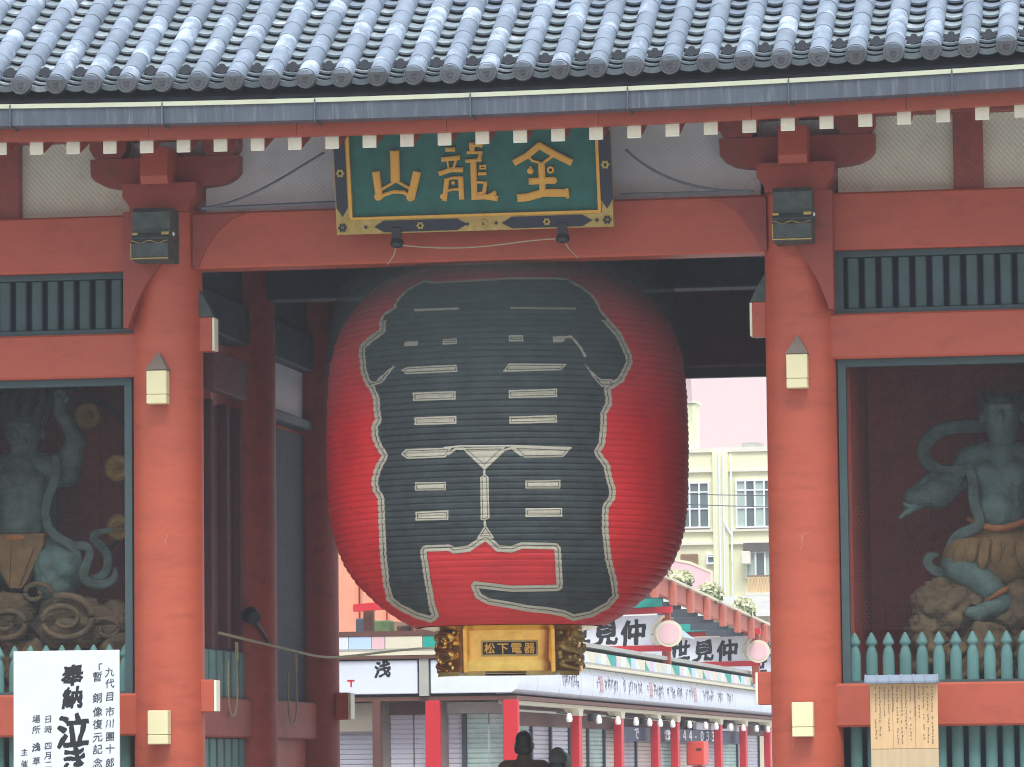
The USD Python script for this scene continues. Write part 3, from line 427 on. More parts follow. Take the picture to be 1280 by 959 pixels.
    '所': '40,-4 48,9 52,24 53,75 72,78 90,83 95,76 83,72 62,68 62,51 97,50 96,42 85,42 85,-9 76,-9 76,42 62,42 61,21 57,6 53,-2 47,-9|2,-4 6,6 9,20 9,75 32,79 45,83 49,77 49,75 36,71 18,68 18,59 45,59 45,29 18,29 15,7 10,-9 9,-9/18,37 36,37 36,51 18,51',
    '浅': '3,-4 3,0 19,33 23,34 27,32 27,39 29,41 50,44 48,51 31,49 29,55 29,61 30,63 47,65 47,85 49,87 59,87 61,85 62,81 67,86 70,86 84,76 87,73 87,69 92,69 93,68 95,60 93,57 63,52 64,46 90,49 95,49 97,47 98,37 96,36 97,31 89,21 99,15 97,0 92,-9 88,-11 75,-10 70,-7 63,2 44,-7 35,-9 32,-9 27,-1 27,3 44,9 57,15 52,30 31,28 31,24 27,15 15,-9 12,-10/76,9 81,3 84,3 86,17/68,33 69,24 71,23 81,34/62,75 62,67 72,68|6,77 6,80 8,83 12,87 15,87 30,77 34,73 34,71 28,63 25,63|1,49 1,53 5,58 10,59 27,49 29,47 29,44 23,37 19,37',
    '草': '5,9 5,16 45,16 45,25 17,25 17,61 29,61 29,69 6,69 5,77 28,77 29,85 37,85 38,77 62,77 63,85 71,85 72,77 95,77 95,69 71,69 71,61 83,61 83,25 54,25 54,16 95,16 95,8 54,8 54,-9 45,-9 45,8/25,32 74,32 75,39 26,39/25,47 74,47 75,53 26,53/37,61 62,61 63,69 38,69',
    '主': '5,-5 5,3 45,4 45,27 14,27 15,35 45,35 45,56 10,56 10,65 52,65 44,74 37,79 44,85 61,71 63,68 61,65 91,64 90,56 55,56 55,35 86,35 86,27 55,27 55,4 95,3 95,-5',
    '催': '25,27 34,39 41,56 36,57 36,80 44,80 44,65 60,65 60,85 69,85 69,65 83,65 83,80 92,80 92,57 69,56 74,45 95,45 95,38 72,38 72,31 93,31 92,24 72,24 72,17 92,17 93,11 72,10 72,4 96,3 96,-5 45,-5 44,-9 37,-9 36,25 29,19/46,56 49,55 47,45 64,46 60,54 63,57/45,4 63,3 63,10 45,10/45,18 63,17 63,24 45,24/45,32 63,31 63,38 45,38|3,41 3,45 8,50 16,66 22,84 30,83 31,81 23,62 23,-9 15,-9 15,45 8,35 6,35',
    '仲': '0,43 1,47 13,63 25,87 35,85 37,83 32,67 56,67 56,85 59,87 67,87 70,85 70,67 95,67 97,65 97,17 94,15 85,15 83,18 82,21 70,21 70,-9 68,-11 57,-11 56,-10 56,21 44,21 43,17 41,15 33,15 30,17 29,62 28,62 27,58 27,-10 25,-11 15,-11 13,-10 13,37 10,34 6,33/70,35 83,35 82,53 70,52/43,36 44,35 56,35 56,53 43,53',
    '見': '1,-3 2,1 13,4 20,7 25,13 27,18 27,20 17,20 15,21 15,83 17,84 83,84 85,81 85,23 83,20 67,20 67,4 84,3 86,15 88,17 91,17 99,13 99,5 97,-5 93,-9 89,-11 63,-11 57,-9 53,-3 53,20 43,20 40,9 36,3 29,-4 21,-8 7,-11/29,67 70,67 71,70 30,71/30,37 30,33 71,34 70,37/30,54 30,51 71,51 70,54',
    '世': '2,50 3,62 17,63 17,83 18,85 29,85 31,83 31,63 42,63 43,86 45,87 54,87 57,85 57,63 68,63 69,85 71,86 83,85 83,63 97,62 98,50 97,49 83,48 83,17 44,17 43,18 43,48 31,49 31,9 93,9 95,7 95,-5 17,-5 17,48 4,49/57,30 69,30 68,49 57,48',
    '松': '69,79 71,83 81,83 87,62 97,47 97,44 91,37 88,37 79,51|43,-7 39,3 43,7 51,24 60,53 63,54 71,51 72,48 67,34 56,8 78,9 71,25 80,29 82,28 90,13 96,-2 95,-5 85,-8 84,-3 82,-1|1,17 11,35 17,53 3,54 3,64 18,66 18,85 29,86 29,65 41,65 42,63 42,55 41,54 29,54 36,44 41,51 47,62 53,83 63,81 64,78 61,68 52,45 46,37 39,39 43,33 42,29 37,24 34,24 31,32 29,32 29,-10 18,-9 18,25 9,9 5,9',
    '下': '3,69 4,79 96,79 97,69 95,67 54,67 55,54 81,40 89,35 91,31 87,25 83,23 68,34 54,41 54,-9 43,-10 42,67 5,67',
    '電': '5,48 5,69 7,70 44,70 44,72 13,72 11,73 11,81 13,82 87,82 89,81 89,73 87,72 55,72 56,70 93,70 95,69 95,47 93,46 85,46 84,40 57,41 57,49 83,49 83,61 55,60 55,38 86,37 86,5 56,4 55,3 56,1 85,1 87,4 88,12 90,13 98,9 96,-4 94,-7 88,-9 53,-9 45,-5 43,4 26,4 25,-1 15,-1 14,1 14,36 15,38 44,38 44,60 17,60 17,49 42,49 42,40 17,40 16,46 7,46/55,16 55,13 75,14 74,16/55,28 55,25 75,26 74,29/25,14 44,13 44,16 26,16/43,28 26,29 25,26 44,25|57,58 81,59 82,51 57,50|18,58 42,59 43,51 19,50',
    '器': '1,18 1,21 14,27 23,33 4,33 4,44 35,44 39,50 12,51 11,52 11,81 12,82 45,82 46,80 46,55 53,53 53,81 55,82 89,81 89,51 76,50 80,48 82,44 96,44 97,34 75,33 85,27 99,21 93,13 89,13 89,-9 81,-10 78,-7 65,-7 63,-10 54,-10 53,23 55,25 66,25 57,33 40,33 32,26 32,25 45,25 46,23 45,-9 35,-9 34,-7 22,-7 21,-10 11,-10 11,12 6,12/64,62 78,61 78,71 64,71/65,4 78,3 78,14 65,14/54,51 50,44 65,44 60,47 60,51/21,62 34,61 35,71 22,71/22,4 35,3 35,14 22,14',
    '☎': '3,41 4,55 9,62 18,67 35,71 65,71 82,67 93,60 97,48 97,41 95,38 74,41 72,43 72,47 75,56 69,56 69,47 71,42 83,29 89,17 89,4 87,1 13,1 11,4 12,20 17,29 29,42 31,47 31,56 25,56 28,47 27,42 8,38 4,39/35,28 37,16 41,12 47,9 53,9 59,12 63,16 65,22 65,28 63,33 58,38 50,41 46,40 39,37 37,33/43,56 43,49 57,49 57,56',
    '8': '3,14 5,27 9,33 15,39 9,47 7,53 7,59 9,67 15,73 24,76 33,76 41,73 47,67 49,61 48,47 41,38 48,31 51,25 52,13 50,8 41,0 33,-3 23,-3 11,2 7,7/15,24 16,12 19,9 26,7 30,7 39,11 41,15 41,21 36,28 22,34/19,53 22,47 33,42 39,50 39,56 38,61 32,66 24,66 18,60',
    '4': '1,19 2,29 30,73 32,75 43,75 44,29 53,29 54,27 53,19 44,18 44,-1 33,-1 32,19/15,29 33,29 32,56 31,56',
    '-': '3,32 31,33 31,23 5,23 3,23',
    '0': '3,37 6,58 10,67 14,71 21,75 31,76 39,73 45,68 49,61 51,50 52,30 48,11 41,1 31,-3 24,-3 14,2 10,7 6,16/16,47 15,27 17,17 23,9 26,7 32,8 38,16 41,32 40,49 35,63 30,66 23,65 18,58',
    '3': '1,9 5,15 9,16 18,9 30,8 38,13 39,18 39,24 34,30 28,33 17,33 17,43 28,44 35,48 37,53 35,62 30,65 23,66 10,59 4,65 5,67 11,72 22,76 31,76 41,72 47,65 49,53 46,45 39,39 48,31 51,25 51,17 48,7 45,3 37,-1 21,-3 9,1',
    'で': '87,39 78,55 85,58 92,47 94,41|8,56 7,67 10,68 89,74 89,63 71,63 64,60 52,49 47,36 47,26 51,17 62,9 81,5 78,-5 65,-4 53,1 43,9 37,18 36,23 37,39 41,51 49,61|67,49 67,51 74,53 81,43 83,37 75,35',
}
# ------------------------------------------------------------------ ground
g = trimesh.creation.box(extents=(900, 900, .4)); g.apply_translation((0, 300, -.21))
tag(part('ground', g, 'asphalt'), kind='structure')
tag(part('paved_street', box(-4.4, 9, 6.8, 140, -.2, .004), 'paving'), kind='structure')
tag(part('pavement', box(-40, 40, -24, 6.8, -.2, .008), 'bounce_paving'), kind='structure')  # out of view, stretched forward and paled to bounce light under the eaves

tag(part('stone_platform', box(-6.4, 6.4, -.75, 6.8, -.1, .18, .02), 'concrete'), kind='structure')

# ------------------------------------------------------------------ the gate
gate = thing('temple_gate', 'large vermilion wooden temple gate with grey tiled roof and white rafter tips', 'gate')
BAY, CR = 2.875, .315
ROWS = (0.0, 3.05, 6.05)
cols = {}
for j, y in enumerate(ROWS):
    for x in (-BAY, BAY):
        prof = [(0, 0), (.42, 0), (.42, .16), (.36, .24), (CR + .004, .26), (CR, 2.2), (CR, 5.4), (CR - .006, 6.62), (0, 6.62)]
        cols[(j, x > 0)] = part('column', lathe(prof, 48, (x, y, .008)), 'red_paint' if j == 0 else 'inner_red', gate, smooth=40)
    for x in (-5.35, 5.35):
        part('column', lathe([(0, 0), (.42, 0), (.42, .16), (.36, .24), (CR, .26), (CR - .006, 6.62), (0, 6.62)], 32, (x, y, .008)), 'red_paint', gate, smooth=40)
c = .018
# front beams
lint = part('lintel', box(-2.60, 2.60, -.17, .17, 6.09, 6.60, c), 'red_beam', gate)
for s in (-1, 1):
    sleeve = [(2.60, 6.575), (2.10, 6.575), (2.24, 6.53), (2.37, 6.42), (2.475, 6.27), (2.53, 6.15), (2.545, 6.10), (2.60, 6.10)]
    part('lintel_sleeve', prism([(s * a, b) for a, b in sleeve], -.192, -.165), 'red_corbel_shaded', gate)
for s in (-1, 1):
    a, b = sorted((s * 3.10, s * 5.2))
    part('upper_beam', box(a, b, -.17, .17, 6.09, 6.60, c), 'red_beam', gate)
    part('middle_beam', box(a, b, -.15, .15, 5.128, 5.527, c), 'red_beam', gate)
    part('rail', box(a, b, -.16, .16, 1.895, 2.275, c), 'red_beam', gate)
    part('sill_beam', box(a, b, -.16, .16, .25, .62, c), 'red_beam', gate)
    # curved corbel plate in front of the column's outer shoulder
    cor = [(-.03, 6.60), (-.03, 6.13), (.045, 6.04), (.12, 5.93), (.20, 5.78), (.262, 5.62), (.285, 5.55), (.325, 5.55), (.325, 6.60)]
    part('corbel', prism([(s * (BAY + u), v) for u, v in cor], -.368, -.19), 'red_corbel_shaded', gate)
    # beam ends that come through the column
    x0, x1 = sorted((s * (BAY - .30), s * (BAY - .425)))
    for z0, z1, wedge in ((5.35, 5.66, True), (2.10, 2.39, False)):
        e = part('beam_end', box(x0, x1, -.08, .08, z0, z1, .008), 'red_paint', gate)
        xe = s * (BAY - .425)
        part('end_face', box(min(xe, xe - s * .022), max(xe, xe - s * .022), -.078, .078, z0 + .006, z1 - .006, .004), 'cream_paint', e)
        if wedge:
            part('end_cap', prism([(s * (BAY - .30), z1 + .002), (s * (BAY - .44), z1 + .002), (s * (BAY - .40), z1 + .09), (s * (BAY - .30), z1 + .26)], -.08, .08), 'old_metal', e)
    # weathered metal-clad beam nose with thin gold edging
    X = s * BAY
    nose = part('beam_nose', cat_(prism([(-.28, 6.60), (-.60, 6.60), (-.635, 6.56), (-.63, 6.42), (-.60, 6.375), (-.28, 6.375)], X - .17, X + .17, 'yz'),
                                  prism([(-.28, 6.372), (-.605, 6.372), (-.645, 6.33), (-.645, 6.315), (-.28, 6.315)], X - .176, X + .176, 'yz'),
                                  prism([(-.28, 6.312), (-.66, 6.312), (-.70, 6.27), (-.70, 6.15), (-.67, 6.125), (-.28, 6.125)], X - .17, X + .17, 'yz')), 'old_metal', gate)
    gl = [box(X - .172, X + .172, -.706, -.699, 6.130, 6.140), box(X - .172, X - .163, -.706, -.6985, 6.147, 6.27), box(X + .10, X + .168, -.650, -.643, 6.352, 6.378), box(X - .170, X - .118, -.650, -.643, 6.352, 6.374)]
    w = np.linspace(-.165, .165, 23)
    gl.append(tube([(X + q, -.694, 6.285 + .012 * math.cos(q * 38)) for q in w], .004, 5))
    part('gold_trim', cat_(gl), 'gold_dull', nose)
    part('rivet', trimesh.creation.icosphere(subdivisions=1, radius=.02).apply_translation((X + .172, -.52, 6.37)), 'bulb_white', nose)
    # boat-shaped bracket set on the column
    blk = [(-.27, 6.60), (.27, 6.60), (.275, 6.65), (.30, 6.69), (.335, 6.73), (.34, 6.74), (.34, 6.86), (-.34, 6.86), (-.34, 6.74), (-.335, 6.73), (-.30, 6.69), (-.275, 6.65)]
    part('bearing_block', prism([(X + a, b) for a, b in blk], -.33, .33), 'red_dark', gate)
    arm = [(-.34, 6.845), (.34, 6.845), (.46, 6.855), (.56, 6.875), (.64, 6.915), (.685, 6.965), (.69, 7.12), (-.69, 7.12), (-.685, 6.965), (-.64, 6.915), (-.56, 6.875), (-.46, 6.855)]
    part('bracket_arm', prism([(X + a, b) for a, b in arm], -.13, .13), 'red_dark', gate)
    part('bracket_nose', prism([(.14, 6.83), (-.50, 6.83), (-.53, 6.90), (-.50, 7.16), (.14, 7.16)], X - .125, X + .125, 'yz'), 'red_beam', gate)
    for dx in (-.52, .52):
        part('small_block', prism([(X + dx - .12, 7.125), (X + dx + .12, 7.125), (X + dx + .17, 7.20), (X + dx + .17, 7.29), (X + dx - .17, 7.29), (X + dx - .17, 7.20)], -.15, .15), 'red_dark', gate)
    # strut between plaster panels
    a, b = sorted((s * 4.25, s * 4.51))
    part('strut', box(a, b, -.06, .10, 6.60, 7.30, .01), 'red_dark', gate)
    # lattice over the side bay
    la, lb = sorted((s * 3.185, s * 5.08))
    lat = part('lattice', cat_(box(la, lb, -.06, .03, 6.035, 6.088), box(la, lb, -.06, .03, 5.53, 5.575), *(box(min(u, u + s * .075), max(u, u + s * .075), -.058, .028, 5.576, 6.034) for u in (la if s > 0 else lb, s * 5.0))), 'teal_dark', gate)
    for k in range(12):
        u = s * (3.315 + .1495 * k + .03)
        part('slat', box(u - .05, u + .05, -.045, .0, 5.577, 6.033, .012), 'teal_dark', lat)
    part('lattice_backing', box(la, lb, .30, .33, 5.5, 6.12), 'shaded_wood', gate)
    # niche for the guardian figure
    na, nb = sorted((s * 3.20, s * 5.10))
    part('niche_frame', cat_(box(na, nb, -.07, .04, 5.062, 5.126), box(na, nb, -.07, .04, 2.276, 2.30), *(box(min(u, u + s * .068), max(u, u + s * .068), -.068, .038, 2.301, 5.061) for u in (s * 3.20, s * 5.03))), 'teal_dark', gate)
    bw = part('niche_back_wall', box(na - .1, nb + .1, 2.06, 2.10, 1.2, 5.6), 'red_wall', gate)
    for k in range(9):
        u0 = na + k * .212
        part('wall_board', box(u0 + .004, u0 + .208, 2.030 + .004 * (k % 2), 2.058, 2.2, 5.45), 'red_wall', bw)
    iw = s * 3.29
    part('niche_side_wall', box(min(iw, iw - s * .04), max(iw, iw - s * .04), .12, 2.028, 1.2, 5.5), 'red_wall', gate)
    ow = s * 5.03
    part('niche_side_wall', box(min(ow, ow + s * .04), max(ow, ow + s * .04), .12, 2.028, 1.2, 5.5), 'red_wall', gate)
    part('niche_ceiling', box(na - .05, nb + .05, .16, 2.03, 5.45, 5.49), 'shaded_wood', gate)
    part('niche_floor', box(na - .05, nb + .05, .42, 2.03, 2.16, 2.26), 'shaded_wood', gate)
    part('niche_plinth', box(na - .05, nb + .05, .44, .50, .02, 2.155), 'shaded_wood', gate)
    # passage side: rails, panels, plaster between the inner columns
    sx = s * BAY
    for y0, y1 in ((.26, 2.80), (3.30, 5.80)):
        part('passage_rail', box(sx - .14, sx + .14, y0, y1, 1.88, 2.255, c), 'red_dark', gate)
        part('passage_beam', box(sx - .13, sx + .13, y0, y1, 5.66, 6.05, c), 'shaded_wood', gate)
        part('passage_sill', box(sx - .14, sx + .14, y0, y1, .25, .62, c), 'red_beam', gate)
    part('passage_frieze', box(sx - .06, sx + .06, .20, 5.9, 6.052, 6.74), 'shaded_wood', gate)
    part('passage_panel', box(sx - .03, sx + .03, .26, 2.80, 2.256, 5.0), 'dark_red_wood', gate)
    part('passage_panel', box(sx - .03, sx + .03, 3.30, 5.80, 2.256, 5.0), 'shaded_wood', gate)
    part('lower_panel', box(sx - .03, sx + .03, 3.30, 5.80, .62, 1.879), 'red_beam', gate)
    part('plaster_panel', box(sx - .02, sx + .02, 3.30, 5.80, 5.16, 5.655), 'white_board', gate)
    part('ledge', box(sx - s * .02 - .09, sx - s * .02 + .09, 3.31, 5.79, 5.06, 5.155, .01), 'teal_dark', gate)
    part('passage_board', box(sx - s * .30 - .05, sx - s * .30 + .05, .34, 1.66, 5.04, 5.40, .01), 'dark_red_wood', gate)
    for k in range(8):
        yy = .34 + k * .305
        part('panel_slat', box(sx - s * .06 - .02, sx - s * .06 + .02, yy, yy + .22, .64, 1.878, .008), 'teal_paint', gate)
        part('panel_slat', box(sx - s * .06 - .02, sx - s * .06 + .02, yy, yy + .22, 2.258, 2.70, .008), 'teal_paint', gate)
    for y in (.62, 1.25, 1.9, 2.45):
        part('passage_post', box(sx - s * .05 - .05, sx - s * .05 + .05, y, y + .09, 2.72, 5.03, .008), 'dark_red_wood', gate)
    e = part('beam_end', box(*sorted((s * (BAY - .30), s * (BAY - .43))), 5.94, 6.16, 2.08, 2.36, .008), 'red_paint', gate)
    xe = s * (BAY - .43)
    part('end_face', box(min(xe, xe - s * .03), max(xe, xe - s * .03), 5.945, 6.155, 2.085, 2.355, .004), 'cream_paint', e)
# passage ceiling and cross beams
part('inner_beam', box(-2.6, 2.6, 2.88, 3.22, 6.12, 6.58, c), 'shaded_wood', gate)
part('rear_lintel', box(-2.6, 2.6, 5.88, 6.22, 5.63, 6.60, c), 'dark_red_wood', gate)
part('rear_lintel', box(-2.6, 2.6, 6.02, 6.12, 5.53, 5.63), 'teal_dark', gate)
ceil = part('ceiling', box(-5.4, 5.4, .175, 6.2, 6.72, 6.78), 'shaded_wood', gate)
for k in range(18):
    y = .35 + k * .325
    part('ceiling_batten', box(-2.9, 2.9, y, y + .07, 6.66, 6.718), 'shaded_wood', ceil)
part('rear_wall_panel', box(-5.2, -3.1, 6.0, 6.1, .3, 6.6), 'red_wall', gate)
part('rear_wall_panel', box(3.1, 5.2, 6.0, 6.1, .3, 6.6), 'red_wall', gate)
# plaster above the beams
PW = [(-5.3, -4.51), (-4.25, -3.22), (-2.53, 2.53), (3.22, 4.25), (4.51, 5.3)]
for a, b in PW:
    part('plaster_wall', box(a, b, .05, .12, 6.60, 7.72), 'plaster' if abs(a + b) < 1 else 'plaster_side', gate)
for x in (-BAY, BAY):
    part('plaster_wall', box(x - .345, x + .345, .125, .14, 6.86, 7.72), 'plaster', gate)
part('purlin', box(-5.6, 5.6, -.10, .30, 7.295, 7.47, .01), 'red_dark', gate)

# ------------------------------------------------------------------ eaves
def sori(x): return .0030 * x * x
RS = .40                                            # rafter rise per metre
eaves = part('eave_board', cat_(*[trimesh.Trimesh([(x0, -1.60, 7.052 + sori(x0)), (x1, -1.60, 7.052 + sori(x1)), (x1, 0.6, 7.052 + sori(x1) + 2.2 * RS), (x0, 0.6, 7.052 + sori(x0) + 2.2 * RS),
                                   (x0, -1.60, 7.100 + sori(x0)), (x1, -1.60, 7.100 + sori(x1)), (x1, 0.6, 7.100 + sori(x1) + 2.2 * RS), (x0, 0.6, 7.100 + sori(x0) + 2.2 * RS)],
                                  [(0, 2, 1), (0, 3, 2), (4, 5, 6), (4, 6, 7), (0, 1, 5), (0, 5, 4)], process=False) for x0, x1 in zip(np.linspace(-6.6, 6.6, 23)[:-1], np.linspace(-6.6, 6.6, 23)[1:])]), 'red_dark', gate)
def sweep_x(prof, x0, x1, n=4):
    """A bar along x that follows the eave's slight upward curve; prof in (y, z)."""
    xs = np.linspace(x0, x1, n + 1); k = len(prof); v = []
    for x in xs:
        v += [(x, y, z + sori(x)) for y, z in prof]
    f = []
    for i in range(n):
        for j in range(k):
            a, b = i * k + j, i * k + (j + 1) % k
            f += [(a, a + k, b), (b, a + k, b + k)]
    for j in range(1, k - 1):
        f += [(0, j, j + 1), (n * k, n * k + j + 1, n * k + j)]
    return trimesh.Trimesh(v, f, process=False)
for k in range(10):
    part('eave_fascia', sweep_x([(-1.64, 7.050), (-1.53, 7.050), (-1.53, 7.15), (-1.64, 7.19)], -6.6 + 1.32 * k, -5.2839 + 1.32 * k), 'red_beam', eaves)
for k in range(-19, 20):
    x = .286 + .3312 * k
    if abs(x) > 6.5:
        continue
    z = 6.948 + sori(x); y0, y1 = -1.50, .4
    dz = (y1 - y0) * RS
    hw, hh = .058, .128
    v = [(x - hw, y0, z), (x + hw, y0, z), (x + hw, y0, z + hh), (x - hw, y0, z + hh), (x - hw, y1, z + dz), (x + hw, y1, z + dz), (x + hw, y1, z + dz + hh), (x - hw, y1, z + dz + hh)]
    r_ = part('rafter', (v, [(0, 1, 2, 3), (4, 7, 6, 5), (0, 4, 5, 1), (3, 2, 6, 7), (0, 3, 7, 4), (1, 5, 6, 2)]), 'red_dark', eaves)
    part('rafter_tip', box(x - hw - .002, x + hw + .002, y0 - .012, y0 + .012, z - .002, z + hh + .002, .004), 'cream_paint', eaves)
# gutter in joined lengths with straps, and the pale strip above it
gx = [-6.6, -5.18, -3.82, -2.46, -1.11, .25, 1.61, 2.985, 4.365, 5.7, 6.6]
for a, b in zip(gx[:-1], gx[1:]):
    gt = part('gutter', sweep_x([(-1.86, 7.152), (-1.66, 7.152), (-1.655, 7.30), (-1.87, 7.30)], a + .006, b - .006), 'gutter_metal', gate)
    part('gutter_rim', sweep_x([(-1.885, 7.301), (-1.84, 7.301), (-1.84, 7.339), (-1.885, 7.339)], a + .003, b - .003), 'cream_strip', gt)
    part('strap', sweep_x([(-1.893, 7.14), (-1.65, 7.125), (-1.65, 7.15), (-1.874, 7.15), (-1.874, 7.33), (-1.893, 7.33)], a - .006, a + .006, 1), 'gutter_metal', gt)
part('eave_underlay', sweep_x([(-1.60, 7.19), (-1.50, 7.19), (-1.30, 7.50), (-1.60, 7.42)], -6.6, 6.6, 12), 'shaded_wood', gate)

# ------------------------------------------------------------------ tiled roof
AL = .5438
CA, SA = math.cos(AL), math.sin(AL)
RY0, RZ0 = -1.72, 7.536
def rf(P):
    P = np.asarray(P, float); x, s, n = P[..., 0], P[..., 1], P[..., 2]
    return np.stack([x, RY0 + s * CA - n * SA, RZ0 + sori(x) + s * SA + n * CA], -1)
deck = trimesh.Trimesh(np.array([rf((x, s, n)) for x in np.linspace(-6.6, 6.6, 13) for s, n in ((.06, -.17), (5.56, -.17), (5.56, -.20), (.06, -.20))]),
                       [f for i in range(12) for j in range(4) for f in ((4 * i + j, 4 * i + 4 + j, 4 * i + (j + 1) % 4), (4 * i + (j + 1) % 4, 4 * i + 4 + j, 4 * i + 4 + (j + 1) % 4))], process=False)
roof = part('tile_roof', deck, 'tile_dark', gate)
RP, RR = .318, .084
def rib_tile(x, s0, L):
    n = 14; t = np.linspace(-.35, math.pi + .35, n); v = []
    jx = rng.uniform(-.004, .004)
    for s, r in ((s0, RR + .0035), (s0 + .012, RR + .0035), (s0 + L - .010, RR + .0005), (s0 + L - .004, RR - .003)):
        v += [(x + jx + r * math.cos(a), s, r * math.sin(a)) for a in t]
    f = []
    for i in range(3):
        for j in range(n - 1):
            a, b = i * n + j, i * n + j + 1
            f += [(a, a + n, b), (b, a + n, b + n)]
    c0 = len(v); v.append((x, s0, 0))
    for j in range(n - 1):
        f.append((c0, j, j + 1))
    return trimesh.Trimesh(rf(v), f, process=False)
def pan_tile(x, s0, L, lip):
    n = 7; u = np.linspace(-.105, .105, n); v = []
    sag = lambda q: -.078 + .032 * (abs(q) / .105) ** 2
    jn = rng.uniform(-.002, .002)
    for s, dn in ((s0 + .02, .050 - lip), (s0, .050 - lip), (s0 - .003, .050), (s0 + L, .0)):
        v += [(x + q, s, sag(q) + dn + jn) for q in u]
    f = []
    for i in range(3):
        for j in range(n - 1):
            a, b = i * n + j, i * n + j + 1
            f += [(a, b, a + n), (b, b + n, a + n)]
    return trimesh.Trimesh(rf(v), f, process=False)
def end_disc(x):
    o = rf((x, 0, 0)); R0 = RR + .006
    d = cat_(cyl(o + [0, -.028, -.004], o + [0, .05, .006], R0, n=26))
    ring = trimesh.creation.torus(R0 - .010, .0075, major_sections=26, minor_sections=6)
    ring.apply_transform(trimesh.transformations.rotation_matrix(math.pi / 2, (1, 0, 0))); ring.apply_translation(o + [0, -.029, -.004])
    bumps = []
    for k in range(14):
        a = k / 14 * 2 * math.pi
        b = trimesh.creation.icosphere(subdivisions=0, radius=.006); b.apply_translation(o + [.060 * math.cos(a), -.029, .060 * math.sin(a) - .004]); bumps.append(b)
    for k in range(3):                                   # three comma-like drops in the middle
        a0 = k / 3 * 2 * math.pi
        w = [(.006 + .012 * q, a0 + 2.2 * q) for q in np.linspace(0, 2.4, 7)]
        bumps.append(tube([o + [r * math.cos(a), -.029, r * math.sin(a) - .004] for r, a in w], np.linspace(.010, .003, 7), 5))
    return cat_(d, ring, *bumps)
xs = [.368 + RP * k for k in range(-21, 20)]
far = []
disc0 = None
for x in xs:
    if abs(x) > 6.5:
        continue
    seen = -4.75 < x < 5.15
    s, first = -.012, True
    while s < 5.45:
        L = rng.uniform(.27, .31) if not first else rng.uniform(.20, .30)
        t = rib_tile(x, s, L)
        if seen and s < 2.35 - .10 * (x + 4):
            part('rib_tile', t, 'tile_rib', roof, smooth=40)
        else:
            far.append(t)
        s += L - .004; first = False
    if seen:
        part('end_tile', end_disc(x), 'tile_dark', roof, smooth=30)
    else:
        far.append(end_disc(x))
    xp = x + RP / 2
    s = .02
    row = 0
    while s < 5.45:
        L = (.085, .10)[row] if row < 2 else .194
        t = pan_tile(xp, s, L + .03, .055 if row == 0 else .021)
        if seen and s < 2.15 - .145 * (x + 4.5):
            part('pan_tile', t, 'tile_pan', roof, smooth=35)
        else:
            far.append(t)
        s += L; row += 1
    if seen:                                            # small crested guard on every pan
        gp = [(1.15 * a, 1.2 * b) for a, b in [(-.062, 0), (-.050, .022), (-.058, .030), (-.028, .046), (-.020, .062), (0, .068), (.020, .062), (.028, .046), (.058, .030), (.050, .022), (.062, 0), (.03, .006), (0, -.012), (-.03, .006)]]
        o = rf((xp, .262, -.036))
        part('tile_guard', prism([(o[0] + a, o[2] + b) for a, b in gp], o[1] - .03, o[1] + .012), 'tile_guard', roof)
part('far_tile', cat_(*far), 'tile_rib', roof, kind='stuff')
o = rf((0, 5.45, 0))
part('ridge', cat_(box(-6.6, 6.6, o[1] - .22, o[1] + .28, o[2] - .1, o[2] + .45, .06), cyl((-6.7, o[1] + .03, o[2] + .48), (6.7, o[1] + .03, o[2] + .48), .13, n=18)), 'tile_dark', gate)
bk = trimesh.Trimesh([(-6.6, o[1], o[2] + .1), (6.6, o[1], o[2] + .1), (6.6, 7.8, 7.55), (-6.6, 7.8, 7.55), (-6.6, o[1], o[2] - .1), (6.6, o[1], o[2] - .1), (6.6, 7.8, 7.35), (-6.6, 7.8, 7.35)],
                     [(0, 1, 2), (0, 2, 3), (4, 6, 5), (4, 7, 6), (3, 2, 6), (3, 6, 7), (0, 3, 7), (0, 7, 4), (1, 5, 6), (1, 6, 2)], process=False)
part('rear_roof', bk, 'tile_dark', gate)
for s in (-1, 1):
    part('gable', prism(Polygon([(-1.3, 7.3), (7.5, 7.3), (o[1], o[2])]), s * 5.5 - .05, s * 5.5 + .05, 'yz'), 'plaster', gate)


def scuff(X, th, z, L, tilt, w=.005):
    v = []
    for q in (0, 1):
        for d in (-w / 2, w / 2):
            a = th + (q * L * tilt + d) / CR
            v.append((X + (CR + .002) * math.sin(a), -(CR + .002) * math.cos(a), z + q * L))
    return trimesh.Trimesh(v, [(0, 1, 3), (0, 3, 2)], process=False)
for X, lst in ((-BAY, [(.12, 3.62, .07, .4), (.16, 3.60, .05, -.3), (.05, 3.43, .012, 3.0), (.10, 3.41, .02, 2.5)]), (BAY, [(.0, 3.50, .10, .25), (.06, 3.52, .06, -.4), (-.04, 3.44, .05, .6), (-.33, 1.72, .10, .05), (.08, 3.58, .03, 2.0)])):
    part('paint_scuff', cat_(*[scuff(X, *t) for t in lst]), 'scuffed', gate, kind='stuff')
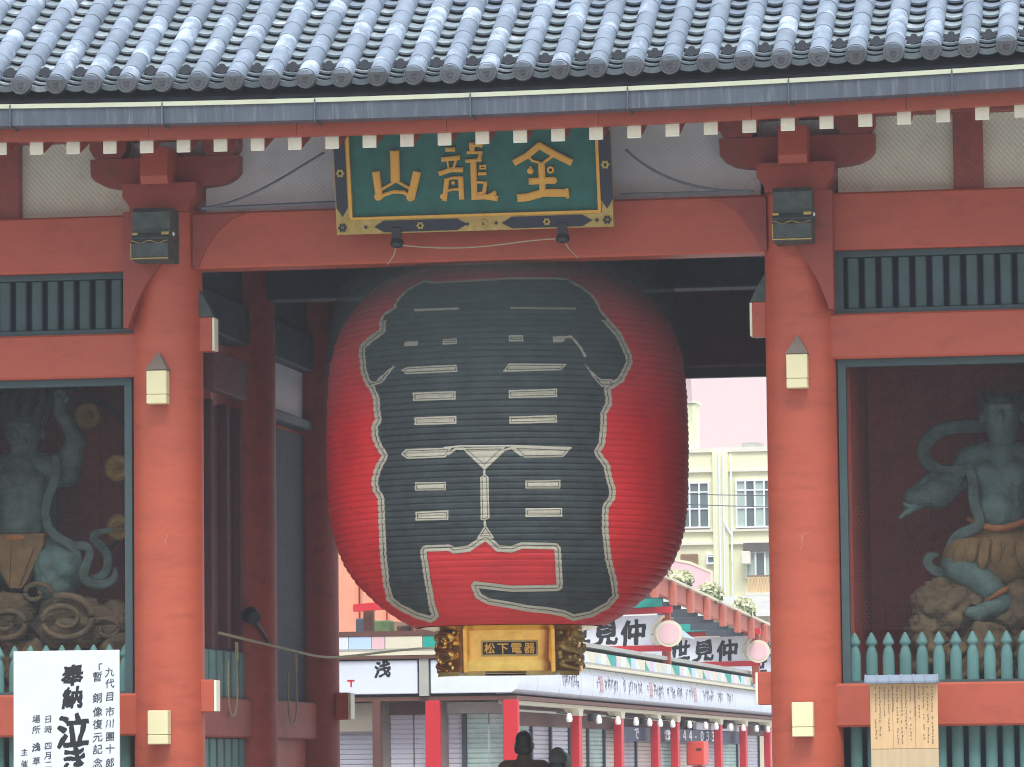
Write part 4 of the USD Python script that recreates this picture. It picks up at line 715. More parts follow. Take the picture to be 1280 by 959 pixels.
# ------------------------------------------------------------------ the great lantern
LX, LY, LZ = 0.0, 1.4, 4.545
_pz = np.array([0, 60, 100, 130, 150, 170, 190, 205, 218, 226]) / 134.0
_pr = np.array([1.675, 1.665, 1.635, 1.575, 1.51, 1.41, 1.265, 1.13, .98, .86])
from scipy.interpolate import PchipInterpolator
_R = PchipInterpolator(_pz, _pr)
PITCH_L = .0563
def lan_r(z):
    z = np.asarray(z, float)
    r = _R(np.clip(np.abs(z - LZ), 0, _pz[-1]))
    q = np.abs(((z - LZ) / PITCH_L) % 1 - .5) * 2          # 1 at a hoop, 0 between hoops
    return r - .012 * np.clip(q, 0, 1) ** 4 * 1.0 + .002 * np.sin(z * 37)
def lan_p(th, z, off=0.0):
    th, z = np.broadcast_arrays(np.asarray(th, float), np.asarray(z, float))
    sag = np.clip(1 - np.abs(((z - LZ) / PITCH_L) % 1 - .5) * 2, 0, 1)
    q = np.stack([np.sin(th) * 9, np.cos(th) * 9, np.floor((z - LZ) / PITCH_L) * 1.7], -1)
    r = lan_r(z) + off + .003 * np.sin(th * 16) + .016 * sag * (meshkit.fbm(q * 1.6, 3, 4) - .5) + .010 * (meshkit.noise(np.stack([th * 3, z * 2.2, z * 0], -1), 9) - .5)
    return np.stack([LX + r * np.sin(th), LY - r * np.cos(th), z], -1)
lantern = thing('paper_lantern', 'giant red paper lantern with black brushed characters hanging in the middle of the gate', 'lantern')
zs = LZ + (PITCH_L / 8) * np.arange(-math.floor(_pz[-1] / (PITCH_L / 8)), math.floor(_pz[-1] / (PITCH_L / 8)) + 1)
ths = np.linspace(-math.pi, math.pi, 181)
P = lan_p(ths[None, :], zs[:, None])
nz, nt = len(zs), len(ths)
idx = np.arange(nz * nt).reshape(nz, nt)
F = np.stack([idx[:-1, :-1], idx[:-1, 1:], idx[1:, 1:], idx[1:, :-1]], -1).reshape(-1, 4)
body = part('paper_body', (P.reshape(-1, 3), F), 'lantern_red', lantern, smooth=True)
def on_lantern(poly, off):
    """Cut a flat outline (degrees, metres) into small cells and lay them on the ribbed paper."""
    tris, verts = [], []
    x0, y0, x1, y1 = poly.bounds
    gx_ = np.arange(math.floor(x0), x1 + 2.0, 2.0)
    k0 = math.floor((y0 - LZ) / (PITCH_L / 8))
    gy_ = LZ + (PITCH_L / 8) * np.arange(k0, math.ceil((y1 - LZ) / (PITCH_L / 8)) + 1)
    A, B = np.meshgrid(gx_[:-1], gy_[:-1]); A, B = A.ravel(), B.ravel()
    cells = shapely.box(A, B, A + 2.0, B + PITCH_L / 8)
    shapely.prepare(poly)
    ok = shapely.intersects(poly, cells); cells = cells[ok]
    full = shapely.contains(poly, cells)
    for c_, isf in zip(cells, full):
        pieces = [c_] if isf else [p_ for p_ in getattr(shapely.intersection(poly, c_), 'geoms', [shapely.intersection(poly, c_)]) if p_.geom_type == 'Polygon' and p_.area > 1e-7]
        for p_ in pieces:
            r_ = np.array(p_.exterior.coords)[:-1]
            if p_.exterior.is_ccw is False:
                r_ = r_[::-1]
            n0 = len(verts)
            if len(r_) <= 4 and not p_.interiors:
                verts += list(map(tuple, r_)); tris += [(n0, n0 + i, n0 + i + 1) for i in range(1, len(r_) - 1)]
            else:
                v2, f2 = trimesh.creation.triangulate_polygon(p_, engine='earcut')
                verts += list(map(tuple, v2)); tris += [tuple(n0 + np.array(t)) for t in f2]
    v = np.array(verts)
    return trimesh.Trimesh(lan_p(np.radians(v[:, 0]), v[:, 1], off), tris, process=False)
def lan_poly(s):
    return shapely.affinity.affine_transform(decode(s), [.1, 0, 0, .001, 0, 4.5])
border = lan_poly(BORDER)
part('white_outline', on_lantern(border, .0065), 'lantern_white', lantern)
part('black_lettering', on_lantern(lan_poly(LETTERS), .004), 'lantern_black', lantern)
zt = LZ + _pz[-1]
part('top_ring', lathe([(.55, zt - .02), (.90, zt - .02), (.92, zt + .0), (.92, zt + .16), (.86, zt + .20), (.55, zt + .20)], 40, (LX, LY, 0)), 'black_metal', lantern, smooth=40)
part('hanger', cat_(*[cyl((LX + .6 * math.cos(a), LY + .6 * math.sin(a), zt + .18), (LX + .2 * math.cos(a), LY + .2 * math.sin(a), 6.70), .03) for a in np.arange(4) * math.pi / 2 + .4]), 'black_metal', lantern)
zb = LZ - _pz[-1]
# gilded foot ring with posts, nameplate and coiled dragons
prof = [(.52, zb + .04), (.80, zb + .04), (.82, zb + .0), (.74, zb - .02), (.66, zb - .04), (.655, zb - .30), (.67, zb - .335), (.675, zb - .41), (.64, zb - .43), (.50, zb - .43)]
ring = part('gilt_ring', lathe(prof, 64, (LX, LY, 0)), 'gold_metal', lantern, smooth=35)
def foot(th, z, r): return np.array([LX + r * math.sin(th), LY - r * math.cos(th), z])
for d in (-28, 46, 136, 226):
    a = math.radians(d)
    part('gilt_post', cyl(foot(a, zb - .02, .665), foot(a, zb - .42, .665), .032, n=10), 'gold_metal', ring, smooth=40)
for d0, d1 in ((-28, -10), (22, 46), (-70, -34), (52, 80)):
    v = [foot(math.radians(q), z, .672) for q in np.linspace(d0, d1, 7) for z in (zb - .395, zb - .45)]
    part('scalloped_skirt', trimesh.Trimesh(v, [f for i in range(6) for f in ((2 * i, 2 * i + 1, 2 * i + 2), (2 * i + 1, 2 * i + 3, 2 * i + 2))], process=False), 'gold_dull', ring)
for sgn, d0 in ((-1, -55), (1, 68), (1, 118), (-1, -105)):
    pts = [foot(math.radians(d0 + 15 * math.sin(q * 2.2)), zb - .06 - .34 * q / 6.0, .675 + .02 * math.cos(q * 2.2)) for q in np.linspace(0, 6.0, 26)]
    d = [tube(spline(pts, 3), np.interp(np.linspace(0, 1, 76), [0, .15, .7, 1], [.036, .030, .024, .008]), 7)]
    for q in range(22):
        b = trimesh.creation.icosphere(subdivisions=1, radius=.016 + .010 * rng.random()); b.apply_translation(foot(math.radians(d0 + rng.uniform(-17, 17)), zb - .05 - rng.random() * .33, .665 + .02 * rng.random())); d.append(b)
    part('dragon_relief', cat_(*d), 'gold_metal' if d0 == -55 else 'gold_dull', ring, smooth=True)
def on_ring(poly, r, cut=.03):
    """A flat outline in (arc length, z) bent round the gilded ring, facing outward."""
    x0, y0, x1, y1 = poly.bounds; V, T = [], []
    for a in np.arange(x0, x1, cut):
        q = poly.intersection(shapely.box(a, y0 - 1, a + cut, y1 + 1))
        for p_ in getattr(q, 'geoms', [q]):
            if p_.geom_type != 'Polygon' or p_.area < 1e-8:
                continue
            v2, f2 = trimesh.creation.triangulate_polygon(p_, engine='earcut')
            n0 = len(V); V += [foot(u / .655, z, r) for u, z in v2]; T += [tuple(n0 + np.array(t)) for t in f2]
    return trimesh.Trimesh(V, T, process=False)
plc, zc_ = .105, zb - .205
fr = shapely.box(plc - .265, zc_ - .074, plc + .265, zc_ + .074)
plate = part('nameplate', on_ring(fr, .661), 'gold_dull', ring)
part('plate_ground', on_ring(shapely.box(plc - .245, zc_ - .056, plc + .245, zc_ + .056), .664), 'ink', lantern)
gg = shapely.union_all([glyph(ch, plc - .180 + .120 * i, zc_, .104) for i, ch in enumerate('松下電器')])
part('plate_lettering', on_ring(gg, .668), 'gold_leaf', lantern, kind='stuff')
# fine dark netting hung over the upper half of the lantern
vz = [6.66, 6.4, 6.1, 5.8, 5.5, 5.2, 4.95, 4.7]
vr = [1.36, 1.45, 1.53, 1.60, 1.66, 1.70, 1.712, 1.716]
tag(part('lantern_net', lathe(list(zip(vr, vz)), 64, (LX, LY, 0)), 'veil_net', None, smooth=True), 'thin dark see-through net hung over the upper half of the giant lantern', 'net')

# ------------------------------------------------------------------ name board over the lantern
KP = .22
def pb(u, v, o=0.0):
    """Board coordinates: u across, v up the leaning face, o out of the face."""
    n = math.hypot(1, KP)
    return np.array([u, -.50 - KP * v / n - o / n, 6.32 + v / n - o * KP / n])
def on_board(poly, o0, o1):
    out = []
    for g_ in getattr(poly, 'geoms', [poly]):
        m = trimesh.creation.extrude_polygon(g_, o1 - o0, engine='earcut')
        m.vertices = np.array([pb(a, b, o0 + c_) for a, b, c_ in m.vertices]); out.append(m)
    m = cat_(*out); m.fix_normals() if len(m.faces) < 400 else None
    return m
board = thing('name_board', 'green name board with three raised gilt characters and black-gold frame above the lantern', 'sign')
bx = lambda a, b, c_, d: shapely.box(a, b, c_, d)
U0, U1, VT = -1.20, 1.285, 1.03
part('green_panel', on_board(bx(-1.05, .14, 1.16, .93), -.05, .0), 'board_green', board)
for a, b, c_, d in ((-1.075, .128, 1.18, .152), (-1.075, .918, 1.18, .942), (-1.078, .152, -1.050, .918), (1.155, .152, 1.183, .918)):
    part('gilt_moulding', on_board(bx(a, b, c_, d), -.03, .045), 'gold_leaf', board)
for nm, sh in (('frame_bottom', bx(U0, .0, U1, .126)), ('frame_top', bx(U0, .944, U1, VT)), ('frame_side', bx(U0, .127, -1.08, .943)), ('frame_side', bx(1.186, .127, U1, .943))):
    part(nm, on_board(sh, -.06, .03), 'gold_dull', board)
for a, b in ((-.86, -.02), (.29, 1.10) ):
    part('black_inlay', on_board(Polygon([(a, .063), (a + .09, .012), (b - .09, .012), (b, .063), (b - .09, .114), (a + .09, .114)]), .0, .038), 'frame_black', board)
for a in (-1.14, 1.236):
    part('black_inlay', on_board(Polygon([(a, .16), (a + .05, .24), (a + .05, .84), (a, .92), (a - .05, .84), (a - .05, .24)]), .0, .038), 'frame_black', board)
for u, v, r in ((-1.145, .063, .034), (1.232, .063, .034), (.13, .063, .034), (-.44, .063, .030), (.695, .063, .030), (-1.14, .55, .034), (1.236, .55, .034)):
    fl = [Polygon([(u + r * math.cos(t) * (1 + .18 * math.cos(6 * t)), v + r * math.sin(t) * (1 + .18 * math.cos(6 * t))) for t in np.linspace(0, 2 * math.pi, 36)[:-1]])]
    part('rosette', on_board(fl[0].difference(shapely.Point(u, v).buffer(r * .45)), .03, .052), 'gold_dull' if abs(u) < 1 or v > .3 else 'frame_black', board)
for u in (-.935, -.07 + .05, .24, 1.06 + .08):
    part('stud', on_board(shapely.Point(u, .063).buffer(.014, 4), .03, .045), 'frame_black', board)
for s_ in (MOUNTAIN, DRAGON, GOLD):
    g_ = shapely.affinity.scale(decode(s_), .001, .001, origin=(0, 0))
    ch = part('gilt_character', on_board(g_, .0, .032), 'gold_leaf', board)
    part('raised_face', on_board(g_.buffer(-.010), .032, .041), 'gold_leaf', ch)
for u in (-.66, .83):
    hk = cat_(on_board(bx(u - .04, -.09, u + .04, .05), .0, .06), lathe([(0, -.05), (.05, -.04), (.065, -.01), (.05, .03), (0, .04)], 14, pb(u, -.085, .03)))
    part('hook', hk, 'black_metal', board)
for u in (-1.0, 1.1):
    part('hanging_rod', cyl(pb(u, 1.0, -.03), np.array([u, -.55, 7.6]), .02, n=8), 'black_metal', board)
single('slack_wire', cat_(tube(spline([pb(-.66, -.10, .05), pb(-.35, -.135, .05), pb(.1, -.14, .05), pb(.5, -.105, .05), pb(.83, -.09, .05)], 6), .006, 5), tube([pb(-.66, -.10, .05), pb(-.70, -.2, .0), (-.80, -.25, 6.07)], .006, 5), tube([pb(.83, -.09, .05), pb(.87, -.18, .0), (.92, -.25, 6.08)], .006, 5)),
       'rope', 'thin slack wire looped between the two hooks under the green name board', 'wire')

# ------------------------------------------------------------------ lamps on the front columns
for s, z0, z1, up in ((-1, 4.855, 5.155, True), (1, 4.855, 5.155, True), (-1, 1.815, 2.115, False), (1, 1.815, 2.115, False)):
    X = s * BAY
    side = 'left' if s < 0 else 'right'
    L = thing('column_lamp', ('pale box lamp with pointed brown cap high on the %s front column' if up else 'pale box lamp without cap low on the %s front column') % side, 'lamp', at=(X, -CR, z0))
    part('shade', box(X - .092, X + .092, -CR - .145, -CR - .02, z0 + .085, z1, .006), 'lamp_white', L, at=(X, -CR, z0))
    part('lower_shade', box(X - .092, X + .092, -CR - .145, -CR - .02, z0, z0 + .081, .006), 'lamp_white', L, at=(X, -CR, z0))
    part('back_plate', box(X - .08, X + .08, -CR - .03, -CR + .02, z0 + .01, z1 - .01), 'lamp_cap', L, at=(X, -CR, z0))
    if up:
        hp = trimesh.convex.convex_hull(np.array([(X - .10, -CR - .155, z1 + .003), (X + .10, -CR - .155, z1 + .003), (X - .10, -CR, z1 + .003), (X + .10, -CR, z1 + .003), (X - .006, -CR - .06, z1 + .165), (X + .006, -CR - .06, z1 + .165), (X - .006, -CR, z1 + .165), (X + .006, -CR, z1 + .165)]))
        part('pointed_cap', hp, 'lamp_cap', L, at=(X, -CR, z0))

# ------------------------------------------------------------------ picket fences of the two niches
def picket(x, z0=.55, z1=2.725):
    w = .053
    pr = [(0, z0), (w, z0), (w, z1 - .29), (w * .98, z1 - .20), (w * .72, z1 - .145), (w * .52, z1 - .128), (w * .62, z1 - .118), (w * .98, z1 - .100), (w * .96, z1 - .085), (w * .55, z1 - .035), (w * .18, z1 - .004), (0, z1)]
    m = trimesh.creation.revolve(np.array(pr), sections=12)
    m.apply_scale((1, .62, 1)); m.apply_translation((x, .05, 0))
    return m
for s in (-1, 1):
    fc = thing('picket_fence', 'teal spear-topped picket fence in front of the %s guardian figure' % ('left' if s < 0 else 'right'), 'fence')
    for k in range(13):
        part('picket', picket(s * (3.298 + .1475 * k)), 'teal_paint', fc, smooth=45)
    a, b = sorted((s * 3.18, s * 5.1))
    part('fence_bar', box(a, b, .09, .13, .75, .83), 'teal_paint', fc)

# ------------------------------------------------------------------ wire mesh over the niches, bird net under the eaves
def hexnet(x0, x1, z0, z1, y, cell=.036, r=.0010):
    segs = []; h = cell * .62; dx = cell
    rows = int((z1 - z0) / (h * 1.5)) + 1; n = int((x1 - x0) / dx) + 1
    for j in range(rows):
        zz = z0 + j * h * 1.5
        for i in range(n):
            xx = x0 + i * dx + (dx / 2 if j % 2 else 0)
            if xx + dx / 2 > x1 or zz + h > z1:
                continue
            segs += [((xx, y, zz), (xx + dx / 2, y, zz + h / 2)), ((xx, y, zz), (xx - dx / 2, y, zz + h / 2)) if xx - dx / 2 >= x0 else ((xx, y, zz), (xx + dx / 2, y, zz + h / 2)), ((xx + dx / 2, y, zz + h / 2), (xx + dx / 2, y, zz + 1.5 * h))]
    return strands(segs, r)
for s in (-1, 1):
    a, b = sorted((s * 3.27, s * 5.03))
    single('wire_screen', hexnet(a, b, 2.75, 5.06, -.005), 'wire', 'fine hexagonal wire screen across the %s niche' % ('left' if s < 0 else 'right'), 'wire screen')
def birdnet(x0, x1, skew, sag=0.0):
    segs = []; c_ = .048
    def q(x, t): return (x, -.22 - .20 * t - sag * math.sin(math.pi * t) * .1, 6.612 + .80 * t)
    n = int((x1 - x0) / c_)
    for k in range(-26, n + 26):
        for d in (1, -1):
            for i in range(8):
                t0, t1 = i / 8, (i + 1) / 8
                xa, xb = x0 + k * c_ + d * t0 * .80 * (.9 + skew), x0 + k * c_ + d * t1 * .80 * (.9 + skew)
                if min(xa, xb) >= x0 and max(xa, xb) <= x1:
                    segs.append((q(xa, t0), q(xb, t1)))
    return strands(segs, .0012)
for nm, a, b, sk in (('left of the left column', -5.25, -3.2, 0), ('between the two columns', -2.5, 2.5, .35), ('right of the right column', 3.2, 5.25, 0)):
    single('bird_net', birdnet(a, b, sk), 'net_cord', 'fine diamond bird net stretched under the eaves ' + nm, 'net')
single('net_cable', cat_(tube(spline([(-2.50, -.24, 6.63), (-2.15, -.25, 6.70), (-1.8, -.27, 6.85), (-1.35, -.35, 7.08)], 8), .012, 5), tube([(-2.5, -.235, 6.628), (-1.2, -.235, 6.648)], .014, 5)), 'net_cord', 'dark sagging edge cable of the bird net left of the name board', 'cable')
single('net_cable', cat_(tube(spline([(2.48, -.24, 6.63), (2.1, -.25, 6.66), (1.72, -.27, 6.78), (1.38, -.36, 7.02)], 8), .012, 5), tube([(2.5, -.235, 6.624), (1.3, -.235, 6.634)], .014, 5)), 'net_cord', 'dark sagging edge cable of the bird net right of the name board', 'cable')

# ------------------------------------------------------------------ guardian figures (carved, weathered)
def blob_rock(c_, r, seed, sub=3, amp=.35):
    m = trimesh.creation.icosphere(subdivisions=4, radius=1.0)
    n = meshkit.fbm(m.vertices * 2.3 + seed * 7.1, 5, seed) - .5 - .22 * np.abs(meshkit.noise(m.vertices * 4.5 + seed, seed) - .5)
    m.vertices = m.vertices * (1 + amp * 2 * n[:, None]) * np.array(r) + np.array(c_)
    return m
def scroll(c_, r, turns=2.2, w=.03, flip=1, y=0.0):
    t = np.linspace(.25, 1, 40)
    return tube([(c_[0] + flip * r * k * math.cos(k * turns * 2 * math.pi), c_[1] - .06 * (1 - k) + y, c_[2] + .72 * r * k * math.sin(k * turns * 2 * math.pi)) for k in t], np.interp(t, [.25, 1], [w * .6, w]), 7)
Y0 = 1.25
th_ = thing('guardian_figure', 'carved thunder god figure with orange sash ringed by gold drums in the left niche', 'statue', at=(-4.55, Y0, 2.26))
at = (-4.55, Y0, 2.26)
X = -4.56
B = [((X, Y0, 3.72), .26), ((X, Y0 - .06, 3.95), .31), ((X, Y0 - .02, 4.22), .29), ((X, Y0, 4.42), .20), ((X, Y0 - .04, 4.58), .11), ((X, Y0 - .08, 4.76), .165)]
bones = list(zip(B[:-1], B[1:]))
bones += [(((X, Y0, 4.40), .19), ((X + .38, Y0, 4.38), .16)), (((X + .38, Y0, 4.38), .15), ((X + .52, Y0 - .1, 4.66), .09)), (((X + .52, Y0 - .1, 4.66), .085), ((X + .40, Y0 - .22, 4.93), .065)), (((X + .40, Y0 - .22, 4.93), .07), ((X + .39, Y0 - .25, 5.03), .055)),
          (((X, Y0, 4.40), .19), ((X - .36, Y0, 4.40), .13)), (((X - .36, Y0, 4.40), .125), ((X - .58, Y0 - .1, 4.20), .09)), (((X - .58, Y0 - .1, 4.20), .085), ((X - .66, Y0 - .25, 4.42), .065)),
          (((X + .1, Y0, 3.68), .20), ((X + .42, Y0 - .2, 3.42), .15)), (((X + .42, Y0 - .2, 3.42), .14), ((X + .26, Y0 - .18, 3.02), .09)), (((X + .26, Y0 - .18, 3.02), .085), ((X + .36, Y0 - .40, 2.90), .065)),
          (((X - .1, Y0, 3.68), .20), ((X - .42, Y0 - .2, 3.36), .15)), (((X - .42, Y0 - .2, 3.36), .14), ((X - .40, Y0 - .1, 2.98), .09)), (((X - .40, Y0 - .1, 2.98), .085), ((X - .46, Y0 - .30, 2.90), .065)),
          (((X - .03, Y0 - .23, 4.75), .03), ((X - .03, Y0 - .25, 4.72), .035)), (((X - .09, Y0 - .20, 4.82), .03), ((X + .08, Y0 - .20, 4.82), .03)), (((X - .05, Y0 - .21, 4.66), .03), ((X + .05, Y0 - .21, 4.66), .03)), (((X + .16, Y0, 4.76), .035), ((X + .17, Y0, 4.72), .03)), (((X - .16, Y0, 4.76), .035), ((X - .17, Y0, 4.72), .03)),
          (((X - .12, Y0 - .17, 4.28), .12), ((X - .02, Y0 - .17, 4.26), .10)), (((X + .12, Y0 - .17, 4.28), .12), ((X + .02, Y0 - .17, 4.26), .10)), (((X, Y0 - .16, 3.95), .19), ((X, Y0 - .16, 3.85), .18))]
for k in range(4):
    bones.append((((X + .37 + .022 * k, Y0 - .25, 5.06), .018), ((X + .36 + .03 * k, Y0 - .27, 5.13 - .02 * abs(k - 1.5)), .014)))
bones.append((((X + .43, Y0 - .25, 5.00), .02), ((X + .49, Y0 - .27, 5.05), .015)))
body = part('body', carved(flesh(bones, .022, 8)), 'statue_skin', th_, smooth=True, at=at)
part('hair', cat_(*[tube(spline([(X + .14 * math.cos(a), Y0 - .02 + .1 * math.sin(a), 4.84), (X + .22 * math.cos(a), Y0 + .12 * math.sin(a), 5.0), (X + .20 * math.cos(a) + .05, Y0 + .1 * math.sin(a), 5.16)], 5), np.linspace(.075, .015, 11), 6) for a in np.arange(9) * .7]), 'statue_hair', body, smooth=True, at=at)
part('sash', cat_(prism([(X - .26, 3.70), (X - .28, 3.78), (X + .28, 3.78), (X + .27, 3.68), (X + .11, 3.34), (X + .06, 3.28), (X - .05, 3.28), (X - .09, 3.34)], Y0 - .37, Y0 - .26), prism([(X - .19, 3.66), (X - .05, 3.30), (X - .03, 3.66)], Y0 - .395, Y0 - .36), prism([(X + .19, 3.66), (X + .05, 3.30), (X + .03, 3.66)], Y0 - .395, Y0 - .36)), 'statue_cloth', body, at=at)
part('belt', tube([(X + .30 * math.cos(a), Y0 - .02 + .34 * math.sin(a) * .98, 3.79 + .04 * math.sin(a)) for a in np.linspace(0, 2 * math.pi, 30)], .034, 8), 'statue_belt', body, smooth=True, at=at)
part('skirt', carved(flesh([(((X + .12, Y0 - .02, 3.68), .23), ((X + .44, Y0 - .2, 3.46), .20)), (((X + .3, Y0 - .2, 3.50), .2), ((X + .36, Y0 - .22, 3.30), .17)), (((X - .12, Y0 - .02, 3.68), .23), ((X - .44, Y0 - .2, 3.40), .20))], .022, 4), .05, 7.0, 8), 'statue_blue', body, smooth=True, at=at)
sc = [ribbon(spline(p, 7), .045, .022) for p in ([(X - .42, Y0 - .1, 4.5), (X - .24, Y0 - .24, 4.3), (X - .30, Y0 - .3, 3.98), (X - .34, Y0 - .3, 3.7)],
      [(X + .32, Y0 - .16, 4.52), (X + .33, Y0 - .27, 4.22), (X + .28, Y0 - .33, 3.98), (X + .36, Y0 - .34, 3.78), (X + .56, Y0 - .3, 3.62), (X + .60, Y0 - .28, 3.40), (X + .76, Y0 - .25, 3.36), (X + .84, Y0 - .2, 3.58), (X + .72, Y0 - .2, 3.72), (X + .90, Y0 - .2, 3.82)],
      [(X + .5, Y0 - .28, 3.66), (X + .70, Y0 - .34, 3.55), (X + .66, Y0 - .34, 3.36), (X + .80, Y0 - .3, 3.30), (X + .92, Y0 - .24, 3.46)])]
part('scarf', carved(cat_(*sc), .008, 16, 2), 'statue_skin', body, smooth=True, at=at)
rk = [blob_rock((X - .35 + .29 * k, Y0 - .1 + .12 * math.sin(k * 2.1), 2.50 + .06 * math.sin(k * 1.7)), (.34, .42, .36), k) for k in range(6)]
rk += [blob_rock((X + .55, Y0 - .32, 2.95), (.36, .22, .27), 11), blob_rock((X - .1, Y0 - .3, 3.02), (.26, .2, .22), 12), blob_rock((X + .95, Y0 - .2, 2.92), (.25, .24, .24), 13)]
base = part('cloud_base', cat_(*rk), 'statue_rock', th_, smooth=True, at=at)
part('cloud_scroll', cat_(scroll((X + .52, Y0 - .54, 2.98), .31, 2.3, .034), scroll((X - .04, Y0 - .50, 2.96), .26, 2.2, .032, -1), scroll((X + .9, Y0 - .44, 2.88), .18, 1.6, .03), scroll((X + .24, Y0 - .5, 3.22), .15, 1.5, .028, -1), scroll((X - .4, Y0 - .5, 3.02), .2, 2.0, .03)), 'statue_rock', base, smooth=True, at=at)
ringp = [(X + 1.0 * math.cos(a) - .0, 1.78, 4.35 + .90 * math.sin(a)) for a in np.linspace(-.9, math.pi + .9, 40)]
hoop = part('drum_hoop', tube(ringp, .022, 7), 'statue_hair', th_, smooth=True, at=at)
for (dx, dz) in ((-4.606, 5.13), (-4.051, 4.927), (-3.764, 4.427), (-3.751, 3.867), (-5.05, 4.95)):
    d = cat_(cyl((dx, 1.60, dz), (dx, 1.76, dz), .122, n=28), tube([(dx + .112 * math.cos(a), 1.60, dz + .112 * math.sin(a)) for a in np.linspace(0, 2 * math.pi, 28)], .014, 6),
             *[tube([(dx + (.018 + .022 * q) * math.cos(a0 + 2.0 * q), 1.597, dz + (.018 + .022 * q) * math.sin(a0 + 2.0 * q)) for q in np.linspace(0, 2.4, 9)], np.linspace(.020, .006, 9), 6) for a0 in (0, 2.094, 4.189)])
    part('drum', d, 'drum_gold', th_, smooth=30, at=at)

wd = thing('guardian_figure', 'carved wind god figure with bare belly and flying scarf on rocks, right niche', 'statue', at=(4.53, Y0, 2.26))
at = (4.53, Y0, 2.26)
X = 4.54
bones = [(((X, Y0 - .02, 3.60), .25), ((X, Y0 - .12, 3.82), .26)), (((X, Y0 - .12, 3.82), .25), ((X + .02, Y0 - .06, 4.10), .24)), (((X + .02, Y0 - .06, 4.10), .24), ((X + .03, Y0, 4.32), .19)), (((X + .03, Y0, 4.32), .14), ((X + .03, Y0 - .05, 4.50), .11)), (((X + .03, Y0 - .05, 4.52), .13), ((X + .03, Y0 - .10, 4.72), .17)),
         (((X, Y0, 4.30), .18), ((X - .27, Y0, 4.30), .13)), (((X - .27, Y0, 4.30), .12), ((X - .42, Y0 - .12, 4.10), .09)), (((X - .36, Y0 - .12, 4.09), .085), ((X - .58, Y0 - .26, 3.99), .075)), (((X - .58, Y0 - .26, 3.99), .07), ((X - .76, Y0 - .30, 3.88), .05)), (((X - .76, Y0 - .30, 3.88), .055), ((X - .82, Y0 - .31, 3.84), .045)),
         (((X + .05, Y0, 4.30), .18), ((X + .33, Y0, 4.30), .13)), (((X + .33, Y0, 4.30), .12), ((X + .5, Y0 - .1, 4.05), .09)), (((X + .5, Y0 - .1, 4.05), .085), ((X + .45, Y0 - .3, 3.86), .065)),
         (((X - .08, Y0 - .02, 3.55), .20), ((X - .38, Y0 - .26, 3.34), .16)), (((X - .36, Y0 - .30, 3.33), .155), ((X - .10, Y0 - .30, 3.14), .13)), (((X - .10, Y0 - .30, 3.14), .125), ((X + .02, Y0 - .26, 3.00), .085)), (((X + .02, Y0 - .26, 2.99), .09), ((X - .20, Y0 - .42, 2.90), .075)), (((X - .20, Y0 - .42, 2.90), .07), ((X - .27, Y0 - .45, 2.91), .05)),
         (((X + .10, Y0, 3.55), .20), ((X + .46, Y0 - .2, 3.36), .15)), (((X + .46, Y0 - .2, 3.36), .14), ((X + .48, Y0 - .1, 2.98), .09)), (((X + .48, Y0 - .1, 2.98), .08), ((X + .44, Y0 - .34, 2.92), .065)),
         (((X - .12, Y0 - .20, 4.16), .12), ((X - .03, Y0 - .2, 4.14), .10)), (((X + .15, Y0 - .20, 4.16), .12), ((X + .06, Y0 - .2, 4.14), .10)), (((X - .02, Y0 - .24, 3.84), .18), ((X - .02, Y0 - .24, 3.80), .17)),
         (((X + .03, Y0 - .27, 4.70), .03), ((X + .03, Y0 - .29, 4.66), .035)), (((X - .06, Y0 - .24, 4.77), .03), ((X + .11, Y0 - .24, 4.77), .03)), (((X - .14, Y0 - .05, 4.70), .035), ((X - .15, Y0 - .05, 4.66), .03)), (((X + .2, Y0 - .05, 4.70), .035), ((X + .21, Y0 - .05, 4.66), .03))]
for k in range(4):
    bones.append((((X - .83, Y0 - .33 + .03 * k, 3.83), .020), ((X - .90 + .01 * abs(k - 1.5), Y0 - .34 + .03 * k, 3.78), .015)))
bones.append((((X - .80, Y0 - .35, 3.87), .02), ((X - .85, Y0 - .39, 3.90), .016)))
body = part('body', carved(flesh(bones, .022, 8), .010), 'statue_blue', wd, smooth=True, at=at)
part('hair', cat_(*[tube(spline([(X + .03 + .14 * math.cos(a), Y0 + .1 * math.sin(a), 4.80), (X + .03 + .19 * math.cos(a), Y0 + .12 * math.sin(a), 4.86), (X + .03 + .17 * math.cos(a), Y0 + .1 * math.sin(a), 4.93)], 5), np.linspace(.075, .015, 11), 6) for a in np.arange(9) * .7]), 'statue_hair', body, smooth=True, at=at)
part('skirt', cat_(flesh([(((X, Y0 - .12, 3.58), .27), ((X + .05, Y0 - .2, 3.40), .25)), (((X - .10, Y0 - .06, 3.58), .23), ((X - .33, Y0 - .26, 3.42), .19)), (((X + .10, Y0 - .06, 3.58), .23), ((X + .42, Y0 - .2, 3.42), .19))], .022, 4), *[ribbon(spline([(X - .34 + .11 * k, Y0 - .30 - .06 * math.sin(k), 3.58), (X - .36 + .11 * k, Y0 - .44, 3.44), (X - .40 + .12 * k + .03 * math.sin(3 * k), Y0 - .40, 3.31 + .03 * math.sin(k * 2))], 6), .05, .022) for k in range(8)]), 'statue_cloth', body, smooth=True, at=at)
part('belt', tube([(X + .28 * math.cos(a), Y0 - .12 + .30 * math.sin(a), 3.66 + .10 * math.cos(a) ** 2) for a in np.linspace(0, 2 * math.pi, 30)], .03, 8), 'statue_belt', body, smooth=True, at=at)
part('anklet', tube([(X - .04 + .10 * math.cos(a), Y0 - .28 + .10 * math.sin(a), 3.07 + .05 * math.cos(a)) for a in np.linspace(0, 2 * math.pi, 20)], .028, 7), 'statue_belt', body, smooth=True, at=at)
